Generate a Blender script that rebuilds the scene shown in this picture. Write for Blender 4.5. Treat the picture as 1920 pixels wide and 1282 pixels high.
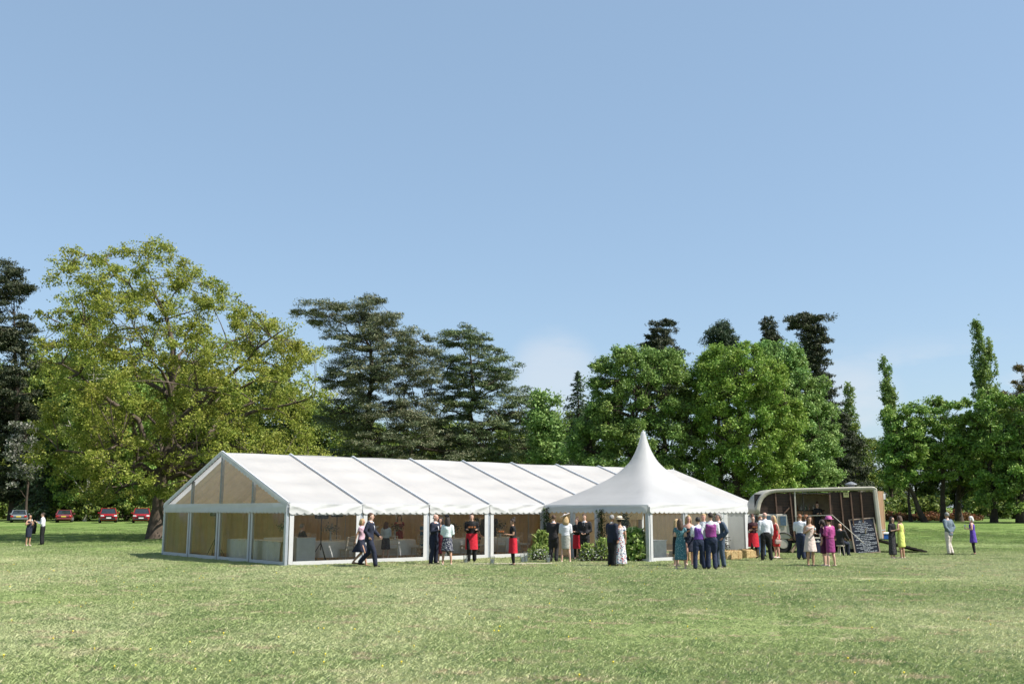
import bpy, bmesh, math, random
import numpy as np
from mathutils import Vector, Matrix

R = math.radians
random.seed(7)
for o in list(bpy.data.objects):
    bpy.data.objects.remove(o)
scene = bpy.context.scene
COL = scene.collection

# ------------------------------------------------------------------ camera
CAM_F, CAM_H, HORIZON = 1867.0, 1.95, 955.0          # focal length in photo pixels, eye height, horizon row
PITCH = math.atan((HORIZON - 641) / CAM_F)
cam_d = bpy.data.cameras.new('camera')
cam_d.sensor_width = 36.0
cam_d.lens = 36.0 * CAM_F / 1920
cam_d.clip_start = 0.2
cam_d.clip_end = 6000
cam = bpy.data.objects.new('camera', cam_d)
cam.location = (0, 0, CAM_H)
cam.rotation_euler = (math.pi / 2 + PITCH, 0, 0)
COL.objects.link(cam)
scene.camera = cam

# ------------------------------------------------------------------ sky
SUN_EL, SUN_AZ = R(50), R(107)                        # azimuth clockwise from +Y
world = bpy.data.worlds.new('World')
scene.world = world
world.use_nodes = True
wn, wl = world.node_tree.nodes, world.node_tree.links
wn.clear()
sky = wn.new('ShaderNodeTexSky')
sky.sky_type = 'NISHITA'
sky.sun_disc = False
sky.sun_elevation = SUN_EL
sky.sun_rotation = SUN_AZ
sky.altitude = 60
sky.air_density = 1.0
sky.dust_density = 0.9
sky.ozone_density = 1.0
bg = wn.new('ShaderNodeBackground')
bg.inputs['Strength'].default_value = 0.126
wo = wn.new('ShaderNodeOutputWorld')
tc = wn.new('ShaderNodeTexCoord')
mp = wn.new('ShaderNodeMapping')
mp.inputs['Scale'].default_value = (7, 7, 20)
mp.inputs['Location'].default_value = (1.35, 0.2, 0.35)
nz = wn.new('ShaderNodeTexNoise')
nz.inputs['Scale'].default_value = 1.0
nz.inputs['Detail'].default_value = 6
nz.inputs['Roughness'].default_value = 0.55
wl.new(tc.outputs['Generated'], mp.inputs['Vector'])
wl.new(mp.outputs['Vector'], nz.inputs['Vector'])
cr = wn.new('ShaderNodeMapRange')
cr.interpolation_type = 'SMOOTHSTEP'
cr.inputs['From Min'].default_value = 0.50
cr.inputs['From Max'].default_value = 0.68
wl.new(nz.outputs['Fac'], cr.inputs['Value'])
sp = wn.new('ShaderNodeSeparateXYZ')
wl.new(tc.outputs['Generated'], sp.inputs['Vector'])
hr = wn.new('ShaderNodeMapRange')                      # a few low clouds sit near the horizon all round
hr.interpolation_type = 'SMOOTHSTEP'
hr.inputs['From Min'].default_value = 0.17
hr.inputs['From Max'].default_value = 0.11
wl.new(sp.outputs['Z'], hr.inputs['Value'])
mu = wn.new('ShaderNodeMath')
mu.operation = 'MULTIPLY'
wl.new(cr.outputs['Result'], mu.inputs[0])
wl.new(hr.outputs['Result'], mu.inputs[1])
def bearing(px, py, wide):                             # soft patch of sky round the bearing where the photo has a small cloud
    a, b2 = (px - 960) / CAM_F, -(py - 641) / CAM_F
    v = Vector((a, math.cos(PITCH) - b2 * math.sin(PITCH), math.sin(PITCH) + b2 * math.cos(PITCH))).normalized()
    dt = wn.new('ShaderNodeVectorMath'); dt.operation = 'DOT_PRODUCT'
    nv = wn.new('ShaderNodeVectorMath'); nv.operation = 'NORMALIZE'
    wl.new(tc.outputs['Generated'], nv.inputs[0]); wl.new(nv.outputs[0], dt.inputs[0])
    dt.inputs[1].default_value = v
    r = wn.new('ShaderNodeMapRange'); r.interpolation_type = 'SMOOTHSTEP'
    r.inputs['From Min'].default_value = math.cos(R(wide)); r.inputs['From Max'].default_value = math.cos(R(wide * .25))
    wl.new(dt.outputs['Value'], r.inputs['Value'])
    return r.outputs['Result']
soft = wn.new('ShaderNodeMapRange'); soft.interpolation_type = 'SMOOTHSTEP'
soft.inputs['From Min'].default_value = 0.34; soft.inputs['From Max'].default_value = 0.6
wl.new(nz.outputs['Fac'], soft.inputs['Value'])
tot = mu.outputs[0]
for px_, py_, wd_ in ((1040, 705, 3.2), (1605, 760, 3.0)):
    q = wn.new('ShaderNodeMath'); q.operation = 'MULTIPLY'
    wl.new(bearing(px_, py_, wd_), q.inputs[0]); wl.new(soft.outputs['Result'], q.inputs[1])
    ad_ = wn.new('ShaderNodeMath'); ad_.operation = 'MAXIMUM'
    wl.new(tot, ad_.inputs[0]); wl.new(q.outputs[0], ad_.inputs[1])
    tot = ad_.outputs[0]
mu2 = wn.new('ShaderNodeMath')
mu2.operation = 'MULTIPLY'
mu2.inputs[1].default_value = 0.42
wl.new(tot, mu2.inputs[0])
mixc = wn.new('ShaderNodeMix')
mixc.data_type = 'RGBA'
mixc.inputs[7].default_value = (3.9, 3.95, 4.1, 1)
wl.new(mu2.outputs[0], mixc.inputs[0])
sky_even = wn.new('ShaderNodeMix')                         # flat pale blue mixed into the sky colour to even out its gradient
sky_even.data_type = 'RGBA'
sky_even.inputs[0].default_value = 0.6
sky_even.inputs[7].default_value = (1.50, 2.2, 3.0, 1)
wl.new(sky.outputs[0], sky_even.inputs[6])
wl.new(sky_even.outputs[2], mixc.inputs[6])
wl.new(mixc.outputs[2], bg.inputs['Color'])
wl.new(bg.outputs[0], wo.inputs['Surface'])

# ------------------------------------------------------------------ sun
sun_d = bpy.data.lights.new('sun', 'SUN')
sun_d.energy = 5.0
sun_d.angle = R(0.53)
sun_d.color = (1.0, 0.955, 0.89)
sun = bpy.data.objects.new('sun', sun_d)
sdir = Vector((math.sin(SUN_AZ) * math.cos(SUN_EL), math.cos(SUN_AZ) * math.cos(SUN_EL), math.sin(SUN_EL)))
sun.rotation_euler = sdir.to_track_quat('Z', 'Y').to_euler()
sun.location = (30, -20, 60)
COL.objects.link(sun)

scene.view_settings.view_transform = 'Standard'
scene.view_settings.look = 'None'
scene.view_settings.gamma = 1.0
scene.view_settings.exposure = 0.78
scene.cycles.max_bounces = 8
scene.cycles.transparent_max_bounces = 16
scene.cycles.caustics_reflective = False
scene.cycles.caustics_refractive = False

# ------------------------------------------------------------------ measuring helpers (photo point -> place in metres)
def ray(px, py):
    a, b = (px - 960) / CAM_F, -(py - 641) / CAM_F
    c, s = math.cos(PITCH), math.sin(PITCH)
    return a, c - b * s, s + b * c
def gp(px, py):                                        # on the level lawn
    d = ray(px, py)
    t = -CAM_H / d[2]
    return d[0] * t, d[1] * t
def at(px, py, Y):                                     # at distance Y
    d = ray(px, py)
    t = Y / d[1]
    return d[0] * t, Y, CAM_H + d[2] * t
def gz(x, y):                                          # the field rises gently beyond the tents
    t = max(0.0, y - 55.0)
    return 0.0095 * t * t / (t + 18.0) if t < 260 else 0.0095 * 260 * 260 / 278.0 + 0.002 * (t - 260)

# ------------------------------------------------------------------ materials
MATS = {}
def mat(name, col, rough=0.7, var=0.12, scale=6.0, bump=0.0, bscale=40.0, metal=0.0, trans=0.0, spec=0.3, col2=None, coord='Object', sheen=0.0):
    if name in MATS:
        return MATS[name]
    m = bpy.data.materials.new(name)
    m.use_nodes = True
    n, l = m.node_tree.nodes, m.node_tree.links
    p = n['Principled BSDF']
    out = n['Material Output']
    tc = n.new('ShaderNodeTexCoord')
    nz = n.new('ShaderNodeTexNoise')
    nz.inputs['Scale'].default_value = scale
    nz.inputs['Detail'].default_value = 5
    l.new(tc.outputs[coord], nz.inputs['Vector'])
    ramp = n.new('ShaderNodeValToRGB')
    c2 = col2 or tuple(min(1, c * (1 + var)) for c in col)
    c1 = col if col2 else tuple(c * (1 - var) for c in col)
    ramp.color_ramp.elements[0].position = 0.32
    ramp.color_ramp.elements[1].position = 0.68
    ramp.color_ramp.elements[0].color = (*c1, 1)
    ramp.color_ramp.elements[1].color = (*c2, 1)
    l.new(nz.outputs['Fac'], ramp.inputs['Fac'])
    l.new(ramp.outputs['Color'], p.inputs['Base Color'])
    p.inputs['Roughness'].default_value = rough
    p.inputs['Metallic'].default_value = metal
    p.inputs['Specular IOR Level'].default_value = spec
    if sheen:
        p.inputs['Sheen Weight'].default_value = sheen
    if bump:
        b = n.new('ShaderNodeTexNoise')
        b.inputs['Scale'].default_value = bscale
        b.inputs['Detail'].default_value = 4
        l.new(tc.outputs[coord], b.inputs['Vector'])
        bn = n.new('ShaderNodeBump')
        bn.inputs['Strength'].default_value = bump
        bn.inputs['Distance'].default_value = 0.03
        l.new(b.outputs['Fac'], bn.inputs['Height'])
        l.new(bn.outputs['Normal'], p.inputs['Normal'])
    if trans:
        t = n.new('ShaderNodeBsdfTranslucent')
        l.new(ramp.outputs['Color'], t.inputs['Color'])
        mx = n.new('ShaderNodeMixShader')
        mx.inputs[0].default_value = trans
        l.new(p.outputs[0], mx.inputs[1])
        l.new(t.outputs[0], mx.inputs[2])
        l.new(mx.outputs[0], out.inputs['Surface'])
    MATS[name] = m
    return m

def leaf_mat(name, cols, trans=0.3, rough=0.55, gain=1.0):
    if name in MATS:
        return MATS[name]
    m = bpy.data.materials.new(name)
    m.use_nodes = True
    n, l = m.node_tree.nodes, m.node_tree.links
    p = n['Principled BSDF']
    g = n.new('ShaderNodeNewGeometry')
    ramp = n.new('ShaderNodeValToRGB')
    cr = ramp.color_ramp
    while len(cr.elements) < len(cols):
        cr.elements.new(0.5)
    for i, c in enumerate(cols):
        cr.elements[i].position = i / (len(cols) - 1)
        cr.elements[i].color = (*[min(.8, q * gain) for q in c], 1)
    l.new(g.outputs['Random Per Island'], ramp.inputs['Fac'])
    tc = n.new('ShaderNodeTexCoord')
    nz = n.new('ShaderNodeTexNoise')
    nz.inputs['Scale'].default_value = 0.35
    nz.inputs['Detail'].default_value = 3
    l.new(tc.outputs['Object'], nz.inputs['Vector'])
    hs = n.new('ShaderNodeHueSaturation')
    mr = n.new('ShaderNodeMapRange')
    mr.inputs['From Min'].default_value = 0.3
    mr.inputs['From Max'].default_value = 0.7
    mr.inputs['To Min'].default_value = 0.475
    mr.inputs['To Max'].default_value = 0.515
    l.new(nz.outputs['Fac'], mr.inputs['Value'])
    l.new(mr.outputs['Result'], hs.inputs['Hue'])
    l.new(ramp.outputs['Color'], hs.inputs['Color'])
    l.new(hs.outputs['Color'], p.inputs['Base Color'])
    p.inputs['Roughness'].default_value = rough
    p.inputs['Specular IOR Level'].default_value = 0.25
    t = n.new('ShaderNodeBsdfTranslucent')
    l.new(hs.outputs['Color'], t.inputs['Color'])
    mx = n.new('ShaderNodeMixShader')
    mx.inputs[0].default_value = trans
    l.new(p.outputs[0], mx.inputs[1])
    l.new(t.outputs[0], mx.inputs[2])
    l.new(mx.outputs[0], n['Material Output'].inputs['Surface'])
    MATS[name] = m
    return m

def clear_mat(name, tint=(0.9, 0.92, 0.9), gloss=0.10, haze=0.05):
    m = bpy.data.materials.new(name)
    m.use_nodes = True
    n, l = m.node_tree.nodes, m.node_tree.links
    n.remove(n['Principled BSDF'])
    tr = n.new('ShaderNodeBsdfTransparent')
    tr.inputs['Color'].default_value = (*tint, 1)
    gl = n.new('ShaderNodeBsdfGlossy')
    gl.inputs['Roughness'].default_value = 0.12
    df = n.new('ShaderNodeBsdfDiffuse')
    df.inputs['Color'].default_value = (0.75, 0.77, 0.75, 1)
    tc = n.new('ShaderNodeTexCoord')
    mp = n.new('ShaderNodeMapping')
    mp.inputs['Scale'].default_value = (3.0, 3.0, 0.5)
    l.new(tc.outputs['Object'], mp.inputs['Vector'])
    nz = n.new('ShaderNodeTexNoise')
    nz.inputs['Scale'].default_value = 2.2
    nz.inputs['Detail'].default_value = 3
    l.new(mp.outputs['Vector'], nz.inputs['Vector'])
    bn = n.new('ShaderNodeBump')
    bn.inputs['Strength'].default_value = 0.4
    bn.inputs['Distance'].default_value = 0.04
    l.new(nz.outputs['Fac'], bn.inputs['Height'])
    l.new(bn.outputs['Normal'], gl.inputs['Normal'])
    fr = n.new('ShaderNodeFresnel')
    fr.inputs['IOR'].default_value = 1.38
    l.new(bn.outputs['Normal'], fr.inputs['Normal'])
    m1 = n.new('ShaderNodeMixShader')
    l.new(fr.outputs[0], m1.inputs[0])
    l.new(tr.outputs[0], m1.inputs[1])
    l.new(gl.outputs[0], m1.inputs[2])
    m2 = n.new('ShaderNodeMixShader')
    m2.inputs[0].default_value = haze
    l.new(m1.outputs[0], m2.inputs[1])
    l.new(df.outputs[0], m2.inputs[2])
    l.new(m2.outputs[0], n['Material Output'].inputs['Surface'])
    MATS[name] = m
    return m

def spots_mat(name, base, spot, spot2=None, scale=22.0, thr=0.33, rough=0.75):
    if name in MATS:
        return MATS[name]
    m = bpy.data.materials.new(name)
    m.use_nodes = True
    n, l = m.node_tree.nodes, m.node_tree.links
    p = n['Principled BSDF']
    tc = n.new('ShaderNodeTexCoord')
    def layer(sc, off, prev, col, th):
        v = n.new('ShaderNodeTexVoronoi')
        v.inputs['Scale'].default_value = sc
        mp = n.new('ShaderNodeMapping')
        mp.inputs['Location'].default_value = off
        l.new(tc.outputs['Object'], mp.inputs['Vector'])
        l.new(mp.outputs['Vector'], v.inputs['Vector'])
        c = n.new('ShaderNodeMath')
        c.operation = 'LESS_THAN'
        c.inputs[1].default_value = th
        l.new(v.outputs['Distance'], c.inputs[0])
        x = n.new('ShaderNodeMix')
        x.data_type = 'RGBA'
        l.new(c.outputs[0], x.inputs[0])
        if isinstance(prev, tuple):
            x.inputs[6].default_value = (*prev, 1)
        else:
            l.new(prev, x.inputs[6])
        x.inputs[7].default_value = (*col, 1)
        return x.outputs[2]
    o = layer(scale, (0, 0, 0), base, spot, thr)
    if spot2:
        o = layer(scale * 0.8, (3.1, 1.7, 5.3), o, spot2, thr * 0.85)
    l.new(o, p.inputs['Base Color'])
    p.inputs['Roughness'].default_value = rough
    MATS[name] = m
    return m

def wood_mat(name, c1, c2, scale=(1, 14, 14), rough=0.7):
    m = bpy.data.materials.new(name)
    m.use_nodes = True
    n, l = m.node_tree.nodes, m.node_tree.links
    p = n['Principled BSDF']
    tc = n.new('ShaderNodeTexCoord')
    mp = n.new('ShaderNodeMapping')
    mp.inputs['Scale'].default_value = scale
    oi = n.new('ShaderNodeObjectInfo')
    ad = n.new('ShaderNodeVectorMath')
    ad.operation = 'ADD'
    l.new(tc.outputs['Object'], ad.inputs[0])
    mlt = n.new('ShaderNodeMath')
    mlt.operation = 'MULTIPLY'
    mlt.inputs[1].default_value = 37.0
    l.new(oi.outputs['Random'], mlt.inputs[0])
    l.new(mlt.outputs[0], ad.inputs[1])
    l.new(ad.outputs[0], mp.inputs['Vector'])
    nz = n.new('ShaderNodeTexNoise')
    nz.inputs['Scale'].default_value = 2.0
    nz.inputs['Detail'].default_value = 6
    nz.inputs['Distortion'].default_value = 0.6
    l.new(mp.outputs['Vector'], nz.inputs['Vector'])
    ramp = n.new('ShaderNodeValToRGB')
    ramp.color_ramp.elements[0].position = 0.3
    ramp.color_ramp.elements[1].position = 0.7
    ramp.color_ramp.elements[0].color = (*c1, 1)
    ramp.color_ramp.elements[1].color = (*c2, 1)
    l.new(nz.outputs['Fac'], ramp.inputs['Fac'])
    l.new(ramp.outputs['Color'], p.inputs['Base Color'])
    p.inputs['Roughness'].default_value = rough
    bn = n.new('ShaderNodeBump')
    bn.inputs['Strength'].default_value = 0.3
    bn.inputs['Distance'].default_value = 0.01
    l.new(nz.outputs['Fac'], bn.inputs['Height'])
    l.new(bn.outputs['Normal'], p.inputs['Normal'])
    MATS[name] = m
    return m

M_PVC = mat('white_pvc', (0.63, 0.63, 0.63), 0.5, 0.06, 0.7, 0.5, 1.4, trans=0.50, spec=0.35)
M_PVC2 = mat('white_pvc_wall', (0.62, 0.62, 0.61), 0.5, 0.04, 2.0, 0.4, 3.0, trans=0.25)
M_ALU = mat('aluminium_profile', (0.42, 0.45, 0.49), 0.4, 0.08, 8, metal=0.5)
M_RAFTER = mat('pale_rafter_profile', (0.5, 0.52, 0.55), 0.5, 0.08, 8)
M_WFRAME = mat('white_coated_frame', (0.5, 0.51, 0.51), 0.4, 0.04, 5)
M_LINING = mat('ivory_lining', (0.72, 0.57, 0.35), 0.8, 0.06, 3, trans=0.42)
M_CLEAR = clear_mat('clear_pvc', (0.90, 0.90, 0.87), haze=0.010)
M_CLEAR2 = clear_mat('crinkled_clear_pvc', (0.86, 0.88, 0.87), haze=0.05)
M_FLOOR = wood_mat('tent_floor_boards', (0.16, 0.10, 0.055), (0.27, 0.18, 0.10))
M_BARK = mat('oak_bark', (0.055, 0.042, 0.03), 0.9, 0.4, 2.5, 0.8, 9.0, col2=(0.13, 0.10, 0.075))
M_BARKD = mat('dark_bark', (0.03, 0.023, 0.017), 0.9, 0.4, 2.0, 0.8, 8.0, col2=(0.075, 0.055, 0.04))
M_BIRCH = mat('pale_birch_bark', (0.16, 0.14, 0.11), 0.8, 0.3, 3.0, 0.4, 9.0, col2=(0.5, 0.47, 0.42))
M_BLACK = mat('black_plastic', (0.012, 0.012, 0.013), 0.45, 0.2, 10)
M_CHROME = mat('steel_tube', (0.55, 0.56, 0.57), 0.3, 0.05, 10, metal=0.9)

# ------------------------------------------------------------------ mesh helpers
def link(o, parent=None):
    COL.objects.link(o)
    if parent:
        o.parent = parent
    return o
def tag(o, label=None, cat=None, group=None, kind=None):
    if label: o['label'] = label
    if cat: o['category'] = cat
    if group: o['group'] = group
    if kind: o['kind'] = kind
    return o
def empty(name, loc, rz=0, label=None, cat=None, group=None):
    o = bpy.data.objects.new(name, None)
    o.empty_display_size = 0.2
    o.location = loc
    o.rotation_euler = (0, 0, rz)
    COL.objects.link(o)
    return tag(o, label, cat, group)

class MB:
    def __init__(s):
        s.v, s.f = [], []
    def add(s, V, Fc):
        k = len(s.v)
        s.v += [tuple(map(float, p)) for p in V]
        s.f += [tuple(i + k for i in f) for f in Fc]
        return s
    def box(s, c, d, rz=0, rx=0, ry=0):
        M = Matrix.Rotation(rz, 3, 'Z') @ Matrix.Rotation(ry, 3, 'Y') @ Matrix.Rotation(rx, 3, 'X')
        V = []
        for x in (-.5, .5):
            for y in (-.5, .5):
                for z in (-.5, .5):
                    V.append(Vector(c) + M @ Vector((x * d[0], y * d[1], z * d[2])))
        return s.add(V, [(0, 1, 3, 2), (4, 6, 7, 5), (0, 4, 5, 1), (2, 3, 7, 6), (0, 2, 6, 4), (1, 5, 7, 3)])
    def bar(s, a, b, w, h=None, up=(0, 0, 1)):
        h = h or w
        a, b = Vector(a), Vector(b)
        t = (b - a).normalized()
        x = t.cross(Vector(up))
        if x.length < 1e-4: x = t.cross(Vector((1, 0, 0)))
        x.normalize()
        y = x.cross(t)
        V = []
        for p in (a, b):
            for sx, sy in ((-1, -1), (1, -1), (1, 1), (-1, 1)):
                V.append(p + x * w / 2 * sx + y * h / 2 * sy)
        return s.add(V, [(3, 2, 1, 0), (4, 5, 6, 7), (0, 1, 5, 4), (1, 2, 6, 5), (2, 3, 7, 6), (3, 0, 4, 7)])
    def tube(s, pts, r, n=8, caps=True):
        V, Fc = tube(pts, r if hasattr(r, '__len__') else [r] * len(pts), n, caps)
        return s.add(V, Fc)
    def rings(s, rows, n=16, caps=True, wob=None):     # rows: x, y, z, rx, ry (level rings going up)
        V, Fc = [], []
        for k, (x, y, z, rx, ry) in enumerate(rows):
            for i in range(n):
                a = 2 * math.pi * i / n
                w = 1 + (wob(a, k, z) if wob else 0)
                V.append((x + rx * w * math.cos(a), y + ry * w * math.sin(a), z))
        for k in range(len(rows) - 1):
            for i in range(n):
                j = (i + 1) % n
                Fc.append((k * n + i, k * n + j, (k + 1) * n + j, (k + 1) * n + i))
        if caps:
            Fc.append(tuple(range(n - 1, -1, -1)))
            Fc.append(tuple((len(rows) - 1) * n + i for i in range(n)))
        return s.add(V, Fc)
    def grid(s, fn, nu, nv):
        V = [fn(i / nu, j / nv) for j in range(nv + 1) for i in range(nu + 1)]
        Fc = [(j * (nu + 1) + i, j * (nu + 1) + i + 1, (j + 1) * (nu + 1) + i + 1, (j + 1) * (nu + 1) + i) for j in range(nv) for i in range(nu)]
        return s.add(V, Fc)
    def mesh(s, name, smooth=False):
        me = bpy.data.meshes.new(name)
        me.from_pydata(s.v, [], s.f)
        me.update()
        if smooth:
            me.polygons.foreach_set('use_smooth', [True] * len(me.polygons))
        return me
    def build(s, name, m, parent=None, smooth=False, bevel=0, loc=None):
        me = s.mesh(name, smooth)
        me.materials.append(m)
        o = link(bpy.data.objects.new(name, me), parent)
        if loc: o.location = loc
        if bevel:
            b = o.modifiers.new('bevel', 'BEVEL')
            b.width = bevel
            b.segments = 2
            b.limit_method = 'ANGLE'
        return o

def tube(pts, rad, n=6, caps=True):
    pts = [Vector(p) for p in pts]
    V, Fc = [], []
    prev = None
    for k, p in enumerate(pts):
        t = (pts[min(k + 1, len(pts) - 1)] - pts[max(k - 1, 0)])
        if t.length < 1e-9: t = Vector((0, 0, 1))
        t.normalize()
        if prev is None:
            x = t.cross(Vector((0.31, 0.9, 0.11)))
            if x.length < 1e-3: x = t.cross(Vector((1, 0, 0)))
        else:
            x = prev - t * prev.dot(t)
        x.normalize()
        prev = x
        y = t.cross(x)
        for i in range(n):
            a = 2 * math.pi * i / n
            V.append(p + (x * math.cos(a) + y * math.sin(a)) * rad[k])
    for k in range(len(pts) - 1):
        for i in range(n):
            j = (i + 1) % n
            Fc.append((k * n + i, k * n + j, (k + 1) * n + j, (k + 1) * n + i))
    if caps:
        Fc.append(tuple(range(n - 1, -1, -1)))
        Fc.append(tuple((len(pts) - 1) * n + i for i in range(n)))
    return V, Fc

def quad_mesh(name, V):                                # V: (N,4,3)
    N = len(V)
    me = bpy.data.meshes.new(name)
    me.vertices.add(N * 4)
    me.vertices.foreach_set('co', np.ascontiguousarray(V, dtype=np.float32).ravel())
    me.loops.add(N * 4)
    me.loops.foreach_set('vertex_index', np.arange(N * 4, dtype=np.int32))
    me.polygons.add(N)
    me.polygons.foreach_set('loop_start', np.arange(0, N * 4, 4, dtype=np.int32))
    me.update(calc_edges=True)
    return me

def tri_mesh(name, V):                                 # V: (N,3,3)
    N = len(V)
    me = bpy.data.meshes.new(name)
    me.vertices.add(N * 3)
    me.vertices.foreach_set('co', np.ascontiguousarray(V, dtype=np.float32).ravel())
    me.loops.add(N * 3)
    me.loops.foreach_set('vertex_index', np.arange(N * 3, dtype=np.int32))
    me.polygons.add(N)
    me.polygons.foreach_set('loop_start', np.arange(0, N * 3, 3, dtype=np.int32))
    me.update(calc_edges=True)
    return me

def unit(a):
    return a / np.maximum(np.linalg.norm(a, axis=-1, keepdims=True), 1e-9)
def leaf_quads(P, L, W, rng, up=0.6, axis=None, axis_w=0.0):
    N = len(P)
    n = unit(rng.normal(size=(N, 3)) + np.array([0, 0, up * 1.6]))
    t = rng.normal(size=(N, 3))
    if axis is not None:
        t = unit(t) * (1 - axis_w) + axis * axis_w
    t = unit(t - n * (t * n).sum(1, keepdims=True))
    b = np.cross(n, t)
    L = np.asarray(L).reshape(-1, 1) * np.ones((N, 1))
    W = np.asarray(W).reshape(-1, 1) * np.ones((N, 1))
    fold = n * W * 0.25
    return np.stack([P - t * L / 2, P + b * W / 2 + t * L * 0.08 + fold, P + t * L / 2 - n * L * 0.1, P - b * W / 2 + t * L * 0.08 + fold], 1)

# ------------------------------------------------------------------ placing of the tents (needed to keep grass off their floors)
T_ANG = R(39.4)
T_O = Vector((-7.9, 35.62, 0))
TU, TV = Vector((math.cos(T_ANG), math.sin(T_ANG), 0)), Vector((-math.sin(T_ANG), math.cos(T_ANG), 0))
BAY, NB, TW, EAVE, RIDGE = 3.0, 9, 11.75, 2.15, 4.2
PG_C = T_O + TU * 15.0 - TV * 3.05
PG_H = 3.0
# ------------------------------------------------------------------ the field
def grass_nodes(m, blades):
    n, l = m.node_tree.nodes, m.node_tree.links
    p = n['Principled BSDF']
    g = n.new('ShaderNodeNewGeometry')
    def noise(scale, sy, detail=4, rough=0.55, off=0.0):
        mp = n.new('ShaderNodeMapping')
        mp.inputs['Scale'].default_value = (scale, scale * sy, scale)
        mp.inputs['Location'].default_value = (off, off * 1.7, 0)
        l.new(g.outputs['Position'], mp.inputs['Vector'])
        z = n.new('ShaderNodeTexNoise')
        z.noise_dimensions = '2D'
        z.inputs['Scale'].default_value = 1.0
        z.inputs['Detail'].default_value = detail
        z.inputs['Roughness'].default_value = rough
        l.new(mp.outputs['Vector'], z.inputs['Vector'])
        return z.outputs['Fac']
    def rng_(src, a, b, c=0.0, d=1.0):
        r = n.new('ShaderNodeMapRange')
        r.interpolation_type = 'SMOOTHSTEP'
        for k, v in zip(('From Min', 'From Max', 'To Min', 'To Max'), (a, b, c, d)):
            r.inputs[k].default_value = v
        l.new(src, r.inputs['Value'])
        return r.outputs['Result']
    def mix(fac, a, b):
        x = n.new('ShaderNodeMix')
        x.data_type = 'RGBA'
        if isinstance(fac, float): x.inputs[0].default_value = fac
        else: l.new(fac, x.inputs[0])
        for k, c in ((6, a), (7, b)):
            if isinstance(c, tuple): x.inputs[k].default_value = (*c, 1)
            else: l.new(c, x.inputs[k])
        return x.outputs[2]
    lush, mid, pale, straw, brown = (0.13, 0.20, 0.055), (0.28, 0.34, 0.13), (0.41, 0.435, 0.215), (0.52, 0.45, 0.29), (0.36, 0.29, 0.17)
    if blades:
        lush, mid, pale, straw = (0.18, 0.265, 0.09), (0.375, 0.435, 0.19), (0.54, 0.56, 0.31), (0.62, 0.56, 0.36)
    c = mix(rng_(noise(0.16, 0.7, 5), 0.36, 0.66), mid, pale)
    c = mix(rng_(noise(1.1, 0.6, 4, 0.6, 5.0), 0.50, 0.72, 0, 0.6), c, lush)
    c = mix(rng_(noise(0.75, 1.0, 5, 0.7, 11.0), 0.54, 0.72, 0, 0.8), c, straw)
    # away from the mown front the pasture is greener
    sp = n.new('ShaderNodeSeparateXYZ')
    l.new(g.outputs['Position'], sp.inputs[0])
    far = rng_(sp.outputs['Y'], 34.0, 70.0, 0.12, 0.9)
    c = mix(far, c, mix(rng_(noise(0.22, 0.5, 5, 0.6, 31.0), 0.36, 0.66), *(((0.13, 0.215, 0.045), (0.24, 0.33, 0.09)) if blades else ((0.085, 0.15, 0.03), (0.165, 0.235, 0.062)))))  # bare ground tones darkened to stand in for the blades' self-shadowing
    if blades:
        oi = n.new('ShaderNodeObjectInfo')
        c = mix(rng_(g.outputs['Random Per Island'], 0.0, 1.0, 0, 0.28), c, mix(rng_(oi.outputs['Random'], 0.3, 0.9), lush, pale))
        c = mix(rng_(g.outputs['Random Per Island'], 0.93, 0.97), c, straw)
        brown = (0.50, 0.43, 0.27)
    else:
        fine = noise(9.0, 1.0, 6, 0.75)
        hs = n.new('ShaderNodeHueSaturation')
        l.new(c, hs.inputs['Color'])
        l.new(rng_(fine, 0.3, 0.7, 0.62, 1.32), hs.inputs['Value'])
        c = hs.outputs['Color']
        b = n.new('ShaderNodeBump')
        b.inputs['Strength'].default_value = 0.9
        b.inputs['Distance'].default_value = 0.09
        l.new(noise(6.0, 1.0, 7, 0.8), b.inputs['Height'])
        l.new(b.outputs['Normal'], p.inputs['Normal'])
    bp = rng_(noise(0.8, 2.0, 5, 0.65, 23.0), 0.585, 0.66, 0, 0.85)
    nf = n.new('ShaderNodeMath'); nf.operation = 'MULTIPLY'
    l.new(bp, nf.inputs[0]); l.new(rng_(sp.outputs['Y'], 34.0, 48.0, 1.0, 0.15), nf.inputs[1])
    c = mix(nf.outputs[0], c, brown)
    l.new(c, p.inputs['Base Color'])
    p.inputs['Roughness'].default_value = 0.75 if blades else 0.95
    p.inputs['Specular IOR Level'].default_value = 0.25 if blades else 0.05
    if blades:
        t = n.new('ShaderNodeBsdfTranslucent')
        l.new(c, t.inputs['Color'])
        mx = n.new('ShaderNodeMixShader')
        mx.inputs[0].default_value = 0.3
        l.new(p.outputs[0], mx.inputs[1])
        l.new(t.outputs[0], mx.inputs[2])
        l.new(mx.outputs[0], n['Material Output'].inputs['Surface'])
M_FIELD = bpy.data.materials.new('pasture'); M_FIELD.use_nodes = True; grass_nodes(M_FIELD, False)
M_GRASS = bpy.data.materials.new('grass_blades'); M_GRASS.use_nodes = True; grass_nodes(M_GRASS, True)

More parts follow.
